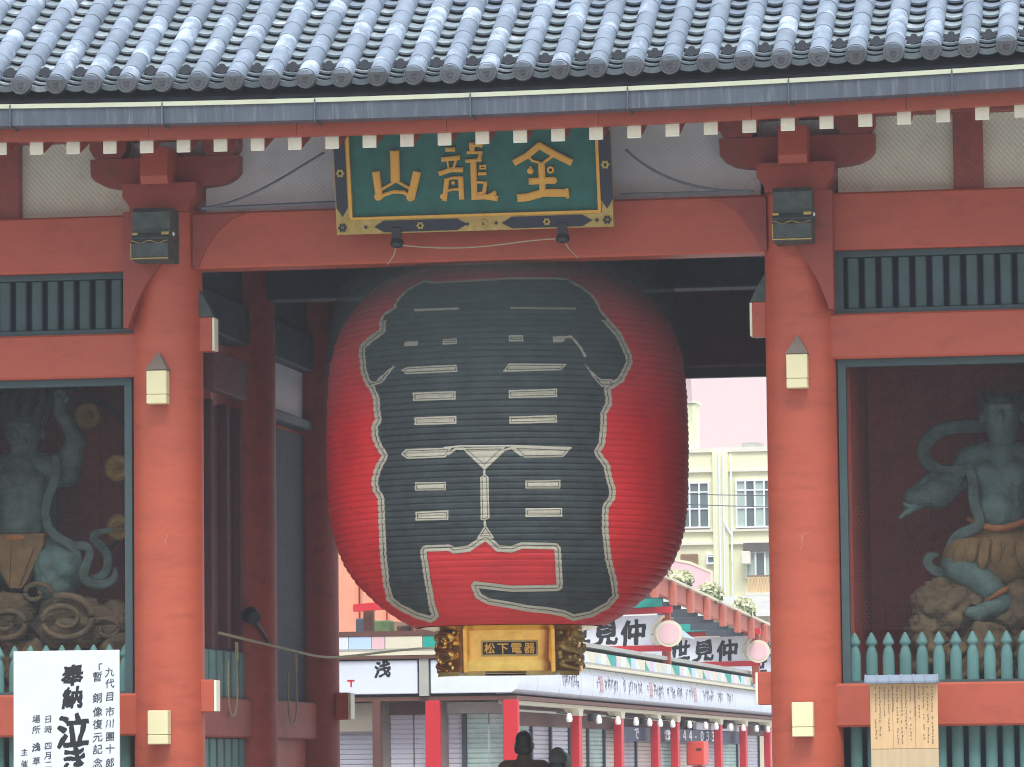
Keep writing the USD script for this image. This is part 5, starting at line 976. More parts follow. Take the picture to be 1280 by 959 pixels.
sleeve = flesh([(((X - .45, Y0 - .05, 4.2), .08), ((X - .62, Y0 - .22, 4.0), .08)), (((X - .36, Y0 - .10, 4.12), .10), ((X - .56, Y0 - .24, 4.0), .15)), (((X - .56, Y0 - .24, 4.0), .13), ((X - .76, Y0 - .28, 3.95), .10)), (((X - .60, Y0 - .2, 4.10), .10), ((X - .74, Y0 - .26, 3.96), .10))], .04, 4)
part('sleeve', carved(sleeve, .03, 8, 3), 'statue_skin', body, smooth=True, at=at)
sc = [ribbon(spline(p, 8), w, .45 * w) for p, w in (
      ([(X - .05, Y0 + .2, 4.66), (X - .35, Y0 + .1, 4.62), (X - .60, Y0 - .0, 4.54), (X - .69, Y0 - .05, 4.38), (X - .58, Y0 - .12, 4.22), (X - .40, Y0 - .2, 4.18), (X - .28, Y0 - .26, 4.20), (X - .24, Y0 - .30, 4.10)], .065),
      ([(X - .27, Y0 - .28, 4.20), (X - .23, Y0 - .34, 4.05), (X - .21, Y0 - .38, 3.86), (X - .18, Y0 - .40, 3.70), (X - .34, Y0 - .36, 3.62), (X - .45, Y0 - .32, 3.46), (X - .42, Y0 - .30, 3.34)], .05),
      ([(X + .30, Y0 - .26, 4.25), (X + .34, Y0 - .32, 4.0), (X + .30, Y0 - .36, 3.75), (X + .5, Y0 - .3, 3.6)], .05),
      ([(X + .1, Y0 + .2, 4.7), (X + .4, Y0 + .1, 4.75), (X + .6, Y0, 4.6), (X + .5, Y0 - .1, 4.35)], .065),
      ([(X - .42, Y0 - .3, 3.36), (X - .60, Y0 - .26, 3.30), (X - .66, Y0 - .22, 3.38), (X - .56, Y0 - .22, 3.44)], .045))]
part('scarf', cat_(*sc), 'statue_skin', body, smooth=True, at=at)
rk = [blob_rock((X - .62 + .24 * k, Y0 - .1 + .12 * math.sin(k * 2.3), 2.52 + .07 * math.sin(k * 1.9)), (.30, .40, .38), 20 + k, 3, .42) for k in range(7)]
rk += [blob_rock((X - .50, Y0 - .25, 2.95), (.30, .24, .30), 31, 3, .42), blob_rock((X - .30, Y0 - .2, 3.10), (.22, .2, .2), 32), blob_rock((X + .2, Y0 - .1, 2.9), (.3, .3, .32), 33, 3, .42), blob_rock((X - .66, Y0 - .3, 2.72), (.2, .2, .22), 35), blob_rock((X + .5, Y0 - .1, 2.8), (.3, .3, .3), 34)]
part('rock_base', cat_(*rk), 'statue_rock', wd, smooth=True, at=at)

# ------------------------------------------------------------------ boards in front of the gate
sg = thing('notice_board', 'tall white notice board with brushed black vertical writing before the left rail', 'notice board', at=(-3.58, -.9, 0))
at = (-3.58, -.9, 0)
SX0, SZ1, SU = -4.052, 2.646, .945 / 130
part('panel', box(SX0, SX0 + .946, -.92, -.895, .62, SZ1, .004), 'white_board', sg, at=at)
part('edge_trim', box(SX0 - .013, SX0 + .004, -.9235, -.893, .62, SZ1 + .001), 'cream_paint', sg, at=at)
for dx in (.12, .80):
    part('leg', box(SX0 + dx, SX0 + dx + .06, -.893, -.84, 0, 2.3), 'pine_board', sg, at=at)
    part('foot', box(SX0 + dx - .02, SX0 + dx + .08, -1.2, -.5, .008, .07), 'pine_board', sg, at=at)
def sgl(rows, name, mt):
    polys = [glyph(ch, SX0 + (px - 20) * SU, SZ1 - (py - 813.5) * SU, sz * SU, 3 + i) for i, (ch, px, py, sz) in enumerate(rows)]
    part(name, prism(shapely.union_all(polys), -.9225, -.9185), mt, sg, at=at)
sgl([('奉', 92, 843.4, 27), ('納', 92.3, 870.4, 27), ('泣', 92.3, 911, 42), ('き', 93.7, 946, 36)], 'bold_writing', 'ink')
col = lambda t, px, ys, sz: [(ch, px, y, sz) for ch, y in zip(t, ys)]
sgl(col('九代目市川團十郎', 138.4, (840, 854, 869.6, 888, 902.4, 918, 932.6, 950), 12) + col('「暫銅像復元記念', 123, (836, 845.6, 871.3, 888, 903, 918.5, 933.4, 950), 12.5), 'fine_writing', 'ink_grey')
sgl(col('日時四月二', 61.3, (896, 908.6, 928.5, 940, 951), 10) + col('場所浅草', 46.4, (896, 908.6, 930, 946.7), 10.5) + col('主催', 31.3, (936, 950), 9), 'small_writing', 'ink_grey')

wb = thing('wooden_notice', 'pale wooden notice with a small grey roof before the right rail', 'notice board', at=(3.77, -.6, 0))
at = (3.77, -.6, 0)
for k in range(3):
    part('plank', box(3.478 + .1945 * k, 3.478 + .1945 * k + .1925, -.612, -.588, 1.70, 2.262, .003), 'pine_board', wb, at=at)
part('lower_plank', box(3.478, 4.0605, -.610, -.588, 1.10, 1.698, .003), 'pine_board_dull', wb, at=at)
part('post', cat_(box(3.50, 3.56, -.587, -.53, 0, 2.25), box(3.98, 4.04, -.587, -.53, 0, 2.25)), 'pine_board', wb, at=at)
rf_ = part('small_roof', prism([(-.72, 2.262), (-.50, 2.262), (-.50, 2.275), (-.60, 2.335), (-.68, 2.335), (-.72, 2.28)], 3.44, 4.075, 'yz'), 'slate_cap', wb, at=at)
for k in range(7):
    part('roof_batten', prism([(-.726, 2.268), (-.70, 2.268), (-.672, 2.341), (-.69, 2.341), (-.726, 2.287)], 3.442 + .1035 * k, 3.452 + .1035 * k, 'yz'), 'slate_cap', rf_, at=at)
ink = []
for k in range(14):
    xx = 3.525 + .0375 * k; z = 2.235; zend = rng.choice([1.78, 1.86, 1.74, 1.98])
    while z > zend:
        if rng.random() < .84:
            h = rng.uniform(.014, .024); w = rng.uniform(.009, .015); xx2 = xx + rng.uniform(-.003, .003)
            ink += [box(xx2 - w / 2, xx2 + w / 2, -.6145, -.612, z - .006, z - .0025), box(xx2 - w * .1, xx2 + w * .16, -.6148, -.612, z - h, z - .002), box(xx2 - w * .42, xx2 + w * .42, -.6143, -.612, z - h, z - h + .0035)]
        z -= rng.uniform(.026, .033)
part('ink_marks', cat_(*ink), 'ink_faint', wb, kind='stuff', at=at)

# ------------------------------------------------------------------ rope, chains and floodlight inside the passage
rp = spline([(-2.72, 1.3, 2.85), (-2.58, 2.2, 2.79), (-2.53, 3.05, 2.755), (-2.54, 4.6, 2.715), (-2.53, 6.05, 2.73), (-2.2, 7.6, 2.83), (-2.0, 9.0, 2.87)], 8)
single('rope', tube(rp, .014, 6), 'rope', 'pale rope slung along the left side of the passage past two columns', 'rope')
for (x, y), nm in (((-2.70, 1.78), 'nearer'), ((-2.66, 4.25), 'farther')):
    z = 2.78 if y < 3 else 2.72
    lp = [(x, y - .20, z - .18), (x, y - .21, z - .45), (x, y - .12, z - .66), (x, y, z - .70), (x, y + .12, z - .64), (x, y + .18, z - .42), (x, y + .16, z - .16)]
    single('hanging_loop', cat_(tube(spline(lp, 6), .010, 5), tube([(x, y + .16, z - .18), (x, y + .15, z + .0)], .018, 5)), 'rope', 'thin pale loop of cord hanging from the %s end of the rope' % nm, 'cord')
fl = thing('floodlight', 'small black floodlight on a bracket on the second left column', 'floodlight', at=(-2.66, 2.72, 3.0))
at = (-2.66, 2.72, 3.0)
part('housing', cat_(cyl((-2.72, 2.60, 3.06), (-2.66, 2.54, 3.02), .085, .07, n=18)), 'black_metal', fl, smooth=35, at=at)
part('bracket', tube([(-2.70, 2.62, 3.04), (-2.66, 2.70, 2.95), (-2.60, 2.78, 2.84), (-2.60, 2.86, 2.78)], .018, 6), 'black_metal', fl, at=at)

# ------------------------------------------------------------------ two visitors walking through, seen from behind
def person(name_lbl, x, y, H, jacket, look, hair_r, cap=None):
    p = thing('person', name_lbl, 'person', at=(x, y, .18))
    at = (x, y, .18)
    k = H / 1.75
    V = lambda a, b, c_: (x + a * k, y + b * k, c_ * k + .185)
    r = lambda q: q * k
    head = [((V(0, .0, 1.60), r(.078)), (V(0, -.005, 1.665), r(.082))), ((V(0, .02, 1.57), r(.062)), (V(0, .03, 1.545), r(.05))), ((V(0, -.01, 1.45), r(.06)), (V(0, .0, 1.56), r(.056))),
            ((V(0, .095, 1.60), r(.016)), (V(0, .105, 1.585), r(.018))), ((V(-.082, .0, 1.62), r(.018)), (V(-.084, .0, 1.585), r(.014))), ((V(.082, .0, 1.62), r(.018)), (V(.084, .0, 1.585), r(.014)))]
    torso = [((V(-.06, 0, 1.0), r(.14)), (V(.06, 0, 1.0), r(.14))), ((V(0, 0, 1.0), r(.15)), (V(0, -.01, 1.25), r(.15))), ((V(-.09, -.01, 1.30), r(.12)), (V(.09, -.01, 1.30), r(.12))), ((V(-.17, 0, 1.39), r(.062)), (V(.17, 0, 1.39), r(.062))), ((V(0, -.01, 1.36), r(.10)), (V(0, 0, 1.46), r(.06)))]
    arms, legs, hands = [], [], []
    for s in (-1, 1):
        arms += [((V(s * .185, 0, 1.385), r(.06)), (V(s * .235, .02, 1.10), r(.045))), ((V(s * .235, .02, 1.10), r(.043)), (V(s * .225, .10, .86), r(.032)))]
        hands += [((V(s * .225, .10, .85), r(.030)), (V(s * .225, .12, .78), r(.034)))]
        for q in range(4):
            hands.append(((V(s * .225, .095 + .020 * q, .765), r(.0095)), (V(s * .217, .095 + .021 * q, .715 - .012 * (1.5 - abs(q - 1.5))), r(.0085))))
            hands.append(((V(s * .217, .095 + .021 * q, .715 - .012 * (1.5 - abs(q - 1.5))), r(.0085)), (V(s * .205, .098 + .021 * q, .675 - .012 * (1.5 - abs(q - 1.5))), r(.0075))))
        hands.append(((V(s * .222, .145, .82), r(.012)), (V(s * .21, .175, .765), r(.0095))))
        st_ = .10 * s
        legs += [((V(s * .085, 0, .95), r(.095)), (V(s * .095, .03 + st_ * .5, .50), r(.062))), ((V(s * .095, .03 + st_ * .5, .50), r(.06)), (V(s * .095, st_, .10), r(.042))), ((V(s * .095, st_, .07), r(.045)), (V(s * .105, st_ + .15, .04), r(.038)))]
    fig = part('body', flesh(head + torso + arms + hands + legs, .016 * k, 6), 'skin', p, smooth=True, at=at)
    fat = lambda B_, d: [((a, q + d), (b, w + d)) for (a, q), (b, w) in B_]
    part('jacket', flesh(fat(torso, .020) + fat([a for a in arms], .018) + [((V(0, -.01, 1.43), r(.085)), (V(0, -.005, 1.475), r(.075)))], .03, 6), jacket, fig, smooth=True, at=at)
    part('trousers', flesh(fat([b for i, b in enumerate(legs) if i % 3 != 2], .016) + [((V(-.07, 0, .96), r(.13)), (V(.07, 0, .96), r(.13)))], .035, 6), 'trousers', fig, smooth=True, at=at)
    part('shoes', flesh(fat([b for i, b in enumerate(legs) if i % 3 == 2], .010), .03, 4), 'hair', fig, smooth=True, at=at)
    hair = flesh([((V(0, -.018, 1.60), r(hair_r)), (V(0, -.008, 1.675), r(hair_r))), ((V(-.03, -.03, 1.575), r(.062)), (V(.03, -.03, 1.575), r(.062)))], .014, 4)
    hair.vertices += (meshkit.noise(hair.vertices * 60, 3)[:, None] - .5) * .010
    part('hair', hair, 'hair', fig, smooth=True, at=at)
    if cap:
        cp = flesh([((V(0, -.01, 1.655), r(.100)), (V(0, -.005, 1.69), r(.088)))], .014, 3)
        h_ = part('cap', cp, cap, fig, smooth=True, at=at)
        part('cap_brim', cat_(cyl(V(.03, .04, 1.655), V(.035, .05, 1.665), r(.135), r(.12), 24)), 'cap_backlit', h_, smooth=30, at=at)
person('person with short dark hair in an olive brown jacket under the lantern', -.215, 3.5, 1.738, 'jacket_olive', 0, .083)
person('shorter person in a dark cap and dark jacket beside the lantern foot', .158, 3.2, 1.555, 'jacket_dark', 0, .082, 'cap_grey')

# ------------------------------------------------------------------ the shop row beyond the gate (corner building, street front receding)
FX, FY = -3.97, 26.0                                # the corner: street front at x = FX, gate front at y = FY
shops = thing('shop_row', 'long low row of closed shops with white signboards and red posts along the street', 'shops')
YE = 66.0
part('wall', box(-10.5, -4.75, 26.75, YE, .0, 3.5), 'shutter_tan', shops)
part('roof_slab', box(-10.6, FX - .05, FY + .05, YE, 3.53, 3.60), 'shop_grey', shops)
part('soffit', box(-10.5, FX + .02, FY - .02, YE, 2.56, 2.62), 'shop_brown', shops)
# signboards facing the gate
def fascia_y(x0, x1, mt='shop_white', nm='signboard'):
    return part(nm, box(x0, x1, FY - .06, FY + .10, 2.665, 3.165, .01), mt, shops)
fascia_y(-10.4, -8.05); fascia_y(-8.0, -6.92); s1 = fascia_y(-6.88, -5.44); fascia_y(-5.24, -4.05)
for x in (-6.9, -5.34):
    part('signboard_post', box(x - .07, x + .07, FY - .075, FY + .08, 2.63, 3.2), 'shop_grey', shops)
part('writing', prism(glyph('浅', -5.96, 3.04, .255, 4), FY - .0645, FY - .0605), 'ink', s1)
part('red_mark', cat_(box(-6.50, -6.39, FY - .0645, FY - .0605, 2.86, 2.885), box(-6.455, -6.430, FY - .064, FY - .0605, 2.78, 2.859)), 'shop_red', s1)
for z0, z1, mt in ((3.185, 3.235, 'shop_brown'), (3.24, 3.30, 'shop_cream'), (3.302, 3.335, 'shop_grey'), (3.525, 3.60, 'shop_brown')):
    part('cornice', box(-10.4, -4.0, FY - .10, FY + .05, z0, z1), mt, shops)
for x0, x1, mt in ((-10.4, -7.2, 'shop_cream'), (-7.2, -6.85, 'bar_teal'), (-6.85, -6.47, 'shop_white'), (-6.47, -6.12, 'bar_blue'), (-6.12, -5.92, 'bar_pink'), (-5.92, -5.35, 'shop_cream'), (-5.35, -4.95, 'bar_teal'), (-4.95, -4.0, 'shop_cream')):
    part('coloured_panel', box(x0 + .005, x1 - .005, FY - .09, FY + .04, 3.338, 3.522), mt, shops)
# posts and shutters facing the gate
for x, w, mt in ((-6.07, .12, 'shop_brown'), (-5.22, .22, 'shop_red'), (-4.05, .22, 'shop_red'), (-7.6, .2, 'shop_red')):
    part('post', box(x - w / 2, x + w / 2, FY - .04, FY + .14, 0, 2.56, .008), mt, shops)
def shutter(x0, x1, y, z1=2.45, mt='shutter'):
    zs_ = np.arange(.05, z1, .075); v = []
    for z in zs_:
        v += [(x0, y, z), (x1, y, z), (x0, y - .018, z + .012), (x1, y - .018, z + .012), (x0, y - .018, z + .060), (x1, y - .018, z + .060), (x0, y, z + .074), (x1, y, z + .074)]
    f = []
    for i in range(len(zs_)):
        for k in (0, 2, 4):
            a = 8 * i + k; f += [(a, a + 1, a + 2), (a + 1, a + 3, a + 2)]
    return trimesh.Trimesh(v, f, process=False)
for x0, x1, mt in ((-6.95, -6.16, 'shutter'), (-5.96, -5.62, 'shutter'), (-5.60, -5.36, 'shutter'), (-5.08, -4.88, 'shutter'), (-4.80, -4.48, 'shutter_green'), (-4.46, -4.18, 'shutter_green'), (-9.0, -7.8, 'shutter')):
    part('shutter', shutter(x0, x1, FY + .55, 2.36, mt), mt, shops)
part('shutter_post', box(-4.87, -4.81, FY + .48, FY + .56, 0, 2.4), 'shop_dark', shops)
part('shutter_box', box(-6.95, -6.16, FY + .40, FY + .54, 2.12, 2.54), 'shop_cream', shops)
part('shutter_box', box(-5.96, -5.36, FY + .40, FY + .54, 2.36, 2.54), 'shop_brown', shops)
part('shutter_box', box(-5.08, -4.18, FY + .40, FY + .54, 2.37, 2.54), 'shop_grey', shops)
# street side: rounded white light boxes, band of pastel panels, red posts, shutters
def fasc(y0, y1, mt='shop_white'):
    pr = [(FX - .30, 3.175), (FX - .06, 3.17), (FX + .02, 3.02), (FX + .03, 2.82), (FX + .0, 2.72), (FX - .09, 2.66), (FX - .30, 2.65)]
    k = len(pr)
    v = [(x, y0, z) for x, z in pr] + [(x, y1, z) for x, z in pr]
    f = [q for i in range(k) for q in ((i, i + k, (i + 1) % k), ((i + 1) % k, i + k, (i + 1) % k + k))]
    for i in range(1, k - 1):
        f += [(0, i, i + 1), (k, k + i + 1, k + i)]
    return trimesh.Trimesh(v, f, process=False)
fj = [26.02, 27.95, 30.2, 32.5, 33.85, 37.1, 40.3, 43.1, 45.9, 48.5, 51.1, 54.7, 59.8, 66.0]
def fx(z):
    return float(np.interp(z, [2.72, 2.82, 3.02, 3.17], [FX + .0, FX + .03, FX + .02, FX - .06])) + .006
def street_quads(rects):
    v, f = [], []
    for y0, y1, z0, z1 in rects:
        zz = [z0] + [q for q in (2.82, 3.02) if z0 < q < z1] + [z1]
        for a, b in zip(zz[:-1], zz[1:]):
            n0 = len(v); v += [(fx(a), y0, a), (fx(a), y1, a), (fx(b), y1, b), (fx(b), y0, b)]; f += [(n0, n0 + 1, n0 + 2), (n0, n0 + 2, n0 + 3)]
    return trimesh.Trimesh(v, f, process=False)
for i, (a, b) in enumerate(zip(fj[:-1], fj[1:])):
    sb = part('signboard', fasc(a + .025, b - .025), 'shop_white', shops, smooth=25)
    if i in (2, 4, 5, 6, 7, 8, 9, 10):
        L = b - a; strokes, red = [], []
        y = a + L * .12
        while y < b - L * .12:
            if rng.random() < .8:
                h = rng.uniform(.12, .26); zc0 = 2.93 + rng.uniform(-.05, .05)
                strokes += [(y, y + .035, zc0 - h / 2, zc0 + h / 2), (y - .035, y + .075, zc0 + h * .18, zc0 + h * .18 + .025)]
                if rng.random() < .5:
                    strokes.append((y - .03, y + .08, zc0 - h * .2, zc0 - h * .2 + .02))
            y += rng.uniform(.13, .22)
        if i in (3, 4, 6, 8):
            c0 = a + L * (.22 if i != 8 else .62)
            red = [(c0 + .06 * q, c0 + .06 * q + .045, 2.80 + .01 * (q % 2), 3.06) for q in range(7)] + [(c0, c0 + .42, 2.79, 2.83), (c0, c0 + .42, 2.91, 2.94), (c0, c0 + .42, 3.03, 3.065)]
            strokes = [t for t in strokes if not c0 - .15 < t[0] < c0 + .55]
        if strokes:
            part('writing', street_quads(strokes), 'ink_grey', sb, kind='stuff')
        if red:
            part('red_writing', street_quads(red), 'bar_pink' if i != 5 else 'shop_red', sb, kind='stuff')
part('cornice', box(FX - .2, FX + .05, FY + .05, YE, 3.18, 3.225), 'shop_cream', shops)
part('cornice', box(FX - .2, FX + .03, FY + .05, YE, 3.228, 3.262), 'shop_grey', shops)
yy = 26.1; k = 0
while yy < 60:
    w = .62
    mt = ('shop_white', 'shop_cream', 'bar_teal', 'bar_lilac', 'shop_white', 'shop_cream', 'bar_blue')[k % 7]
    if k % 2 == 0:
        part('coloured_panel', box(FX - .12, FX + .02, yy + .01, yy + w - .01, 3.265, 3.445), mt, shops)
    else:                                            # a panel split by a diagonal into two colours
        v = [(FX - .12, yy + .01, 3.265), (FX - .12, yy + w - .01, 3.265), (FX - .12, yy + w - .01, 3.445), (FX - .12, yy + .01, 3.445)]
        tri = lambda ids: trimesh.convex.convex_hull(np.array([v[q] for q in ids] + [(v[q][0] + .14, v[q][1], v[q][2]) for q in ids]))
        part('coloured_panel', tri((0, 1, 3)), mt, shops); part('coloured_panel', tri((1, 2, 3)), 'shop_cream' if mt != 'shop_cream' else 'bar_teal', shops)
    yy += w; k += 1
part('lower_ledge', box(FX - .28, FX - .05, FY + .1, YE, 2.50, 2.555), 'shop_cream', shops)
part('lamp_rail', box(FX - .2, FX - .16, FY + .4, YE, 2.40, 2.43), 'shop_grey', shops)
for y in (32.9, 37.9, 42.8, 45.7, 52.8, 57.5, 62.5):
    part('post', box(FX - .20, FX - .06, y - .17, y + .17, 0, 2.50, .008), 'shop_red', shops)
    part('post_bracket', trimesh.convex.convex_hull(np.array([(FX - .3, y - .30, 2.5), (FX - .05, y - .30, 2.5), (FX - .3, y + .30, 2.5), (FX - .05, y + .30, 2.5), (FX - .22, y - .185, 2.38), (FX - .05, y - .185, 2.38), (FX - .22, y + .185, 2.38), (FX - .05, y + .185, 2.38)])), 'shop_cream', shops)
def shutter_x(y0, y1, x, z1, mt):
    m = shutter(y0, y1, 0, z1); v = m.vertices
    return trimesh.Trimesh(np.c_[x - v[:, 1], v[:, 0], v[:, 2]], m.faces, process=False)
for y0, y1, mt in ((26.6, 28.6, 'shutter_green'), (28.7, 31.2, 'shutter_green'), (31.3, 33.2, 'shutter'), (33.3, 35.3, 'shutter'), (35.4, 37.4, 'shutter_tan'), (37.5, 39.4, 'shutter_green'), (39.5, 41.6, 'shutter_tan'), (41.7, 43.6, 'shutter'), (43.7, 46.5, 'shutter_tan'), (46.6, 50.0, 'shutter_green'), (50.1, 53.4, 'shutter_tan'), (53.5, 56.8, 'shutter'), (56.9, 60.5, 'shutter_green'), (60.6, 65, 'shutter')):
    part('shutter', shutter_x(y0, y1, -4.62, 2.2, mt), mt, shops)
    part('shutter_post', box(-4.66, -4.56, y1 - .02, y1 + .10, 0, 2.3), 'shop_dark', shops)
part('shutter_box', box(-4.75, -4.50, 26.6, YE, 2.21, 2.55), 'shop_brown', shops)
# dark phone sign hung under the ledge
ps = thing('phone_sign', 'dark navy shop sign with a white telephone number under the signboards', 'sign', at=(-4.3, 50, 2.2))
at = (-4.3, 50, 2.2)
part('panel', box(-4.33, -4.29, 39.6, 58.8, 2.00, 2.26), 'navy', ps, at=at)
def street_text(s_, y0, dy, z, size, wide):
    gs = []
    for i, ch in enumerate(s_):
        if ch != ' ':
            gs.append(shapely.affinity.translate(shapely.affinity.scale(glyph(ch, 0, 0, size), wide, 1, origin=(0, 0)), y0 + i * dy, z))
    m = prism(shapely.union_all(gs), 0, .004); v = m.vertices
    return trimesh.Trimesh(np.c_[-4.2855 - v[:, 1], v[:, 0], v[:, 2]], m.faces, process=False)
part('lettering', street_text('☎ 844-0333', 46.0, .96, 2.145, .26, 3.7), 'bulb_white', ps, at=at)
part('lettering', street_text('で', 41.6, 1.0, 2.15, .25, 2.6), 'bulb_white', ps, at=at)
part('upper_panel', box(-4.34, -4.27, 50.5, 58.5, 2.27, 2.42), 'shutter', ps, at=at)
# small spotlights hanging in a row under the signboards
k = 0
for px in (31.0, 34.3, 36.6, 38.9, 40.7, 42.2, 44.0, 46.6, 49.2, 51.0, 53.6, 56.0, 58.6, 61.0):
    sl = thing('spotlight', 'small white spotlight hanging from the rail under the shop signboards', 'spotlight', 'row of small spotlights under the shop signboards', at=(FX + .02, px, 2.40))
    at = (FX + .02, px, 2.40)
    part('arm', cyl((FX - .18, px, 2.42), (FX + .04, px, 2.40), .012, n=6), 'black_metal', sl, at=at)
    part('lamp_head', lathe([(0, 0), (.045, .01), (.055, .06), (.035, .13), (.018, .15), (0, .15)], 12, (FX + .04, px, 2.26)), 'bulb_white', sl, smooth=40, at=at)
    if k % 3 == 1:
        part('dark_housing', lathe([(0, 0), (.05, .0), (.06, .12), (0, .14)], 10, (FX - .06, px - .2, 2.30)), 'black_metal', sl, at=at)
    k += 1
# red letter box like cabinet
pbx = thing('red_cabinet', 'bright red box on a red stand in front of the shutters', 'cabinet', at=(-4.0, 48.6, 0))
at = (-4.0, 48.6, 0)
part('box_body', box(-4.2, -3.85, 48.2, 49.0, 1.55, 2.02, .02), 'postbox_red', pbx, at=at)
part('stand', box(-4.1, -3.9, 48.35, 48.85, 0, 1.54), 'shop_red', pbx, at=at)
part('slot', box(-4.0, -3.9, 48.19, 48.199, 1.84, 1.88), 'ink', pbx, at=at)

# ------------------------------------------------------------------ banner signs standing across the roof
def banner(x1, y, z0, w, h, lbl):
    b = thing('banner_sign', lbl, 'sign', at=(x1, y, z0))
    at = (x1, y, z0)
    cx = [(x1 - w, z0 + .07), (x1 - .14, z0 + .10), (x1 - .20, z0 + h * .35), (x1 - .16, z0 + h * .62), (x1 - .02, z0 + h - .06), (x1 - w, z0 + h - .10)]
    part('white_panel', prism(cx, y - .03, y + .03), 'shop_white', b, at=at)
    part('lower_bar', prism([(x1 - w, z0 - .04), (x1 + .10, z0 - .02), (x1 + .10, z0 + .095), (x1 - w, z0 + .066)], y - .06, y + .06), 'shop_red', b, at=at)
    part('upper_bar', prism([(x1 - w, z0 + h - .09), (x1 + .12, z0 + h - .02), (x1 + .12, z0 + h + .10), (x1 - w, z0 + h + .0)], y - .10, y + .10), 'shop_red', b, at=at)
    part('teal_roof', prism([(x1 - w, z0 + h + .005), (x1 - .06, z0 + h + .095), (x1 - .06, z0 + h + .24), (x1 - .14, z0 + h + .25), (x1 - w, z0 + h + .20)], y - .09, y + .13), 'bar_teal', b, at=at)
    part('roof_underside', prism([(x1 - w, z0 + h - .02), (x1 - .2, z0 + h + .08), (x1 - .2, z0 + h + .0875), (x1 - w, z0 + h + .004)], y - .3, y - .101), 'shop_dark', b, at=at)
    cxs = (x1 - .62, x1 - 1.14, x1 - 1.66)
    part('writing', prism(shapely.union_all([glyph(ch, c_, z0 + h * .47, h * .68, 2 + k_) for k_, (ch, c_) in enumerate(zip('仲見世', cxs))]), y - .0345, y - .0305), 'ink', b, at=at)
    part('post', box(x1 - .10, x1 + .06, y + .135, y + .26, 3.3, z0 + h + .1), 'girder_red', b, at=at)
    for rr, mt, dy in ((.25, 'shop_cream', .0), (.195, 'bar_pink', .012)):
        part('lamp_disc', cyl((x1 + .08, y - .20 - dy, z0 + h * .42), (x1 + .08, y - .10 - dy, z0 + h * .42), rr, n=28), mt, b, smooth=30, at=at)
    part('panel_edge', tube(spline([(x1 - .02, y - .05, z0 + h - .08), (x1 - .22, y - .05, z0 + h * .62), (x1 - .26, y - .05, z0 + h * .35), (x1 - .14, y - .05, z0 + .10)], 6), .03, 6), 'shop_cream', b, at=at)
    part('side_fin', prism([(x1 + .32, z0 + h * .34), (x1 + .56, z0 + h * .26), (x1 + .34, z0 + h * .5)], y - .17, y - .14), 'bar_blue', b, at=at)
banner(-4.03, 44.0, 3.72, 2.5, .72, 'nearest white banner sign with three black characters right of the lantern foot')
banner(-3.86, 58.0, 3.72, 2.6, .70, 'second white banner sign farther along the street, half behind the nearest one')
banner(-3.75, 73.0, 3.72, 2.6, .68, 'farthest white banner sign beside the right column')
# near sign on the corner roof, mostly hidden by the lantern
nb_ = thing('roof_sign', 'red-barred sign with pale gable and dark blue underside left of the lantern foot', 'sign', at=(-5.9, 28, 3.6))
at = (-5.9, 28, 3.6)
part('red_bar', prism([(-6.80, 3.97), (-5.2, 4.06), (-5.2, 4.20), (-6.80, 4.08)], 27.9, 28.1), 'shop_red', nb_, at=at)
part('pale_gable', prism([(-6.42, 4.11), (-5.55, 4.19), (-5.98, 4.60)], 27.95, 28.05), 'bar_blue', nb_, at=at)
part('dark_underside', prism([(-6.2, 3.98), (-5.0, 4.06), (-5.0, 3.80), (-5.5, 3.82)], 28.12, 28.9), 'navy', nb_, at=at)
part('post', cat_(box(-6.7, -6.55, 28.2, 28.35, 3.6, 4.05), box(-5.4, -5.25, 28.2, 28.35, 3.6, 4.05)), 'shop_brown', nb_, at=at)
# odds and ends on the corner roof
bxs = thing('roof_crates', 'small clutter of tan and brown boxes on the corner shop roof', 'boxes', at=(-6.4, 29, 3.6))
at = (-6.4, 29, 3.6)
for x, w, h, mt in ((-6.85, .22, .30, 'shop_dark'), (-6.55, .30, .26, 'leaf'), (-6.2, .22, .18, 'shop_brown'), (-5.9, .28, .24, 'salmon')):
    part('crate', box(x - w / 2, x + w / 2, 28.9, 29.2, 3.602, 3.60 + h, .02), mt, bxs, at=at)
# salmon temple-style building far behind, seen left of the lantern
sb_ = thing('salmon_building', 'bright salmon building with red caps seen through the gap left of the lantern', 'building', at=(-12.5, 62, 0))
at = (-12.5, 62, 0)
for i, (x, w, h) in enumerate(((-12.55, .62, 6.62), (-11.92, .58, 5.95), (-11.32, .5, 5.2), (-10.8, .5, 4.75), (-13.2, .6, 6.9), (-14.0, .9, 7.3))):
    p_ = part('tower', box(x - w / 2, x + w / 2, 62, 63.5, 3.0, h, .08), 'salmon', sb_, at=at)
    part('tower_cap', trimesh.convex.convex_hull(np.array([(x - w * .52, 61.95, h + .003), (x + w * .52, 61.95, h + .003), (x - w * .52, 63.6, h + .003), (x + w * .52, 63.6, h + .003), (x - .12, 62.4, h + .42), (x + .12, 62.4, h + .42), (x - .12, 63.0, h + .42), (x + .12, 63.0, h + .42)])), 'shop_red', p_, at=at)
part('base_wall', box(-14.6, -10.4, 61.2, 64.5, 0, 4.6), 'salmon_deep', sb_, at=at)
part('awning', prism([(-13.2, 4.61), (-10.4, 4.61), (-10.4, 4.75), (-13.2, 4.95)], 60.9, 61.3), 'brown_slats', sb_, at=at)

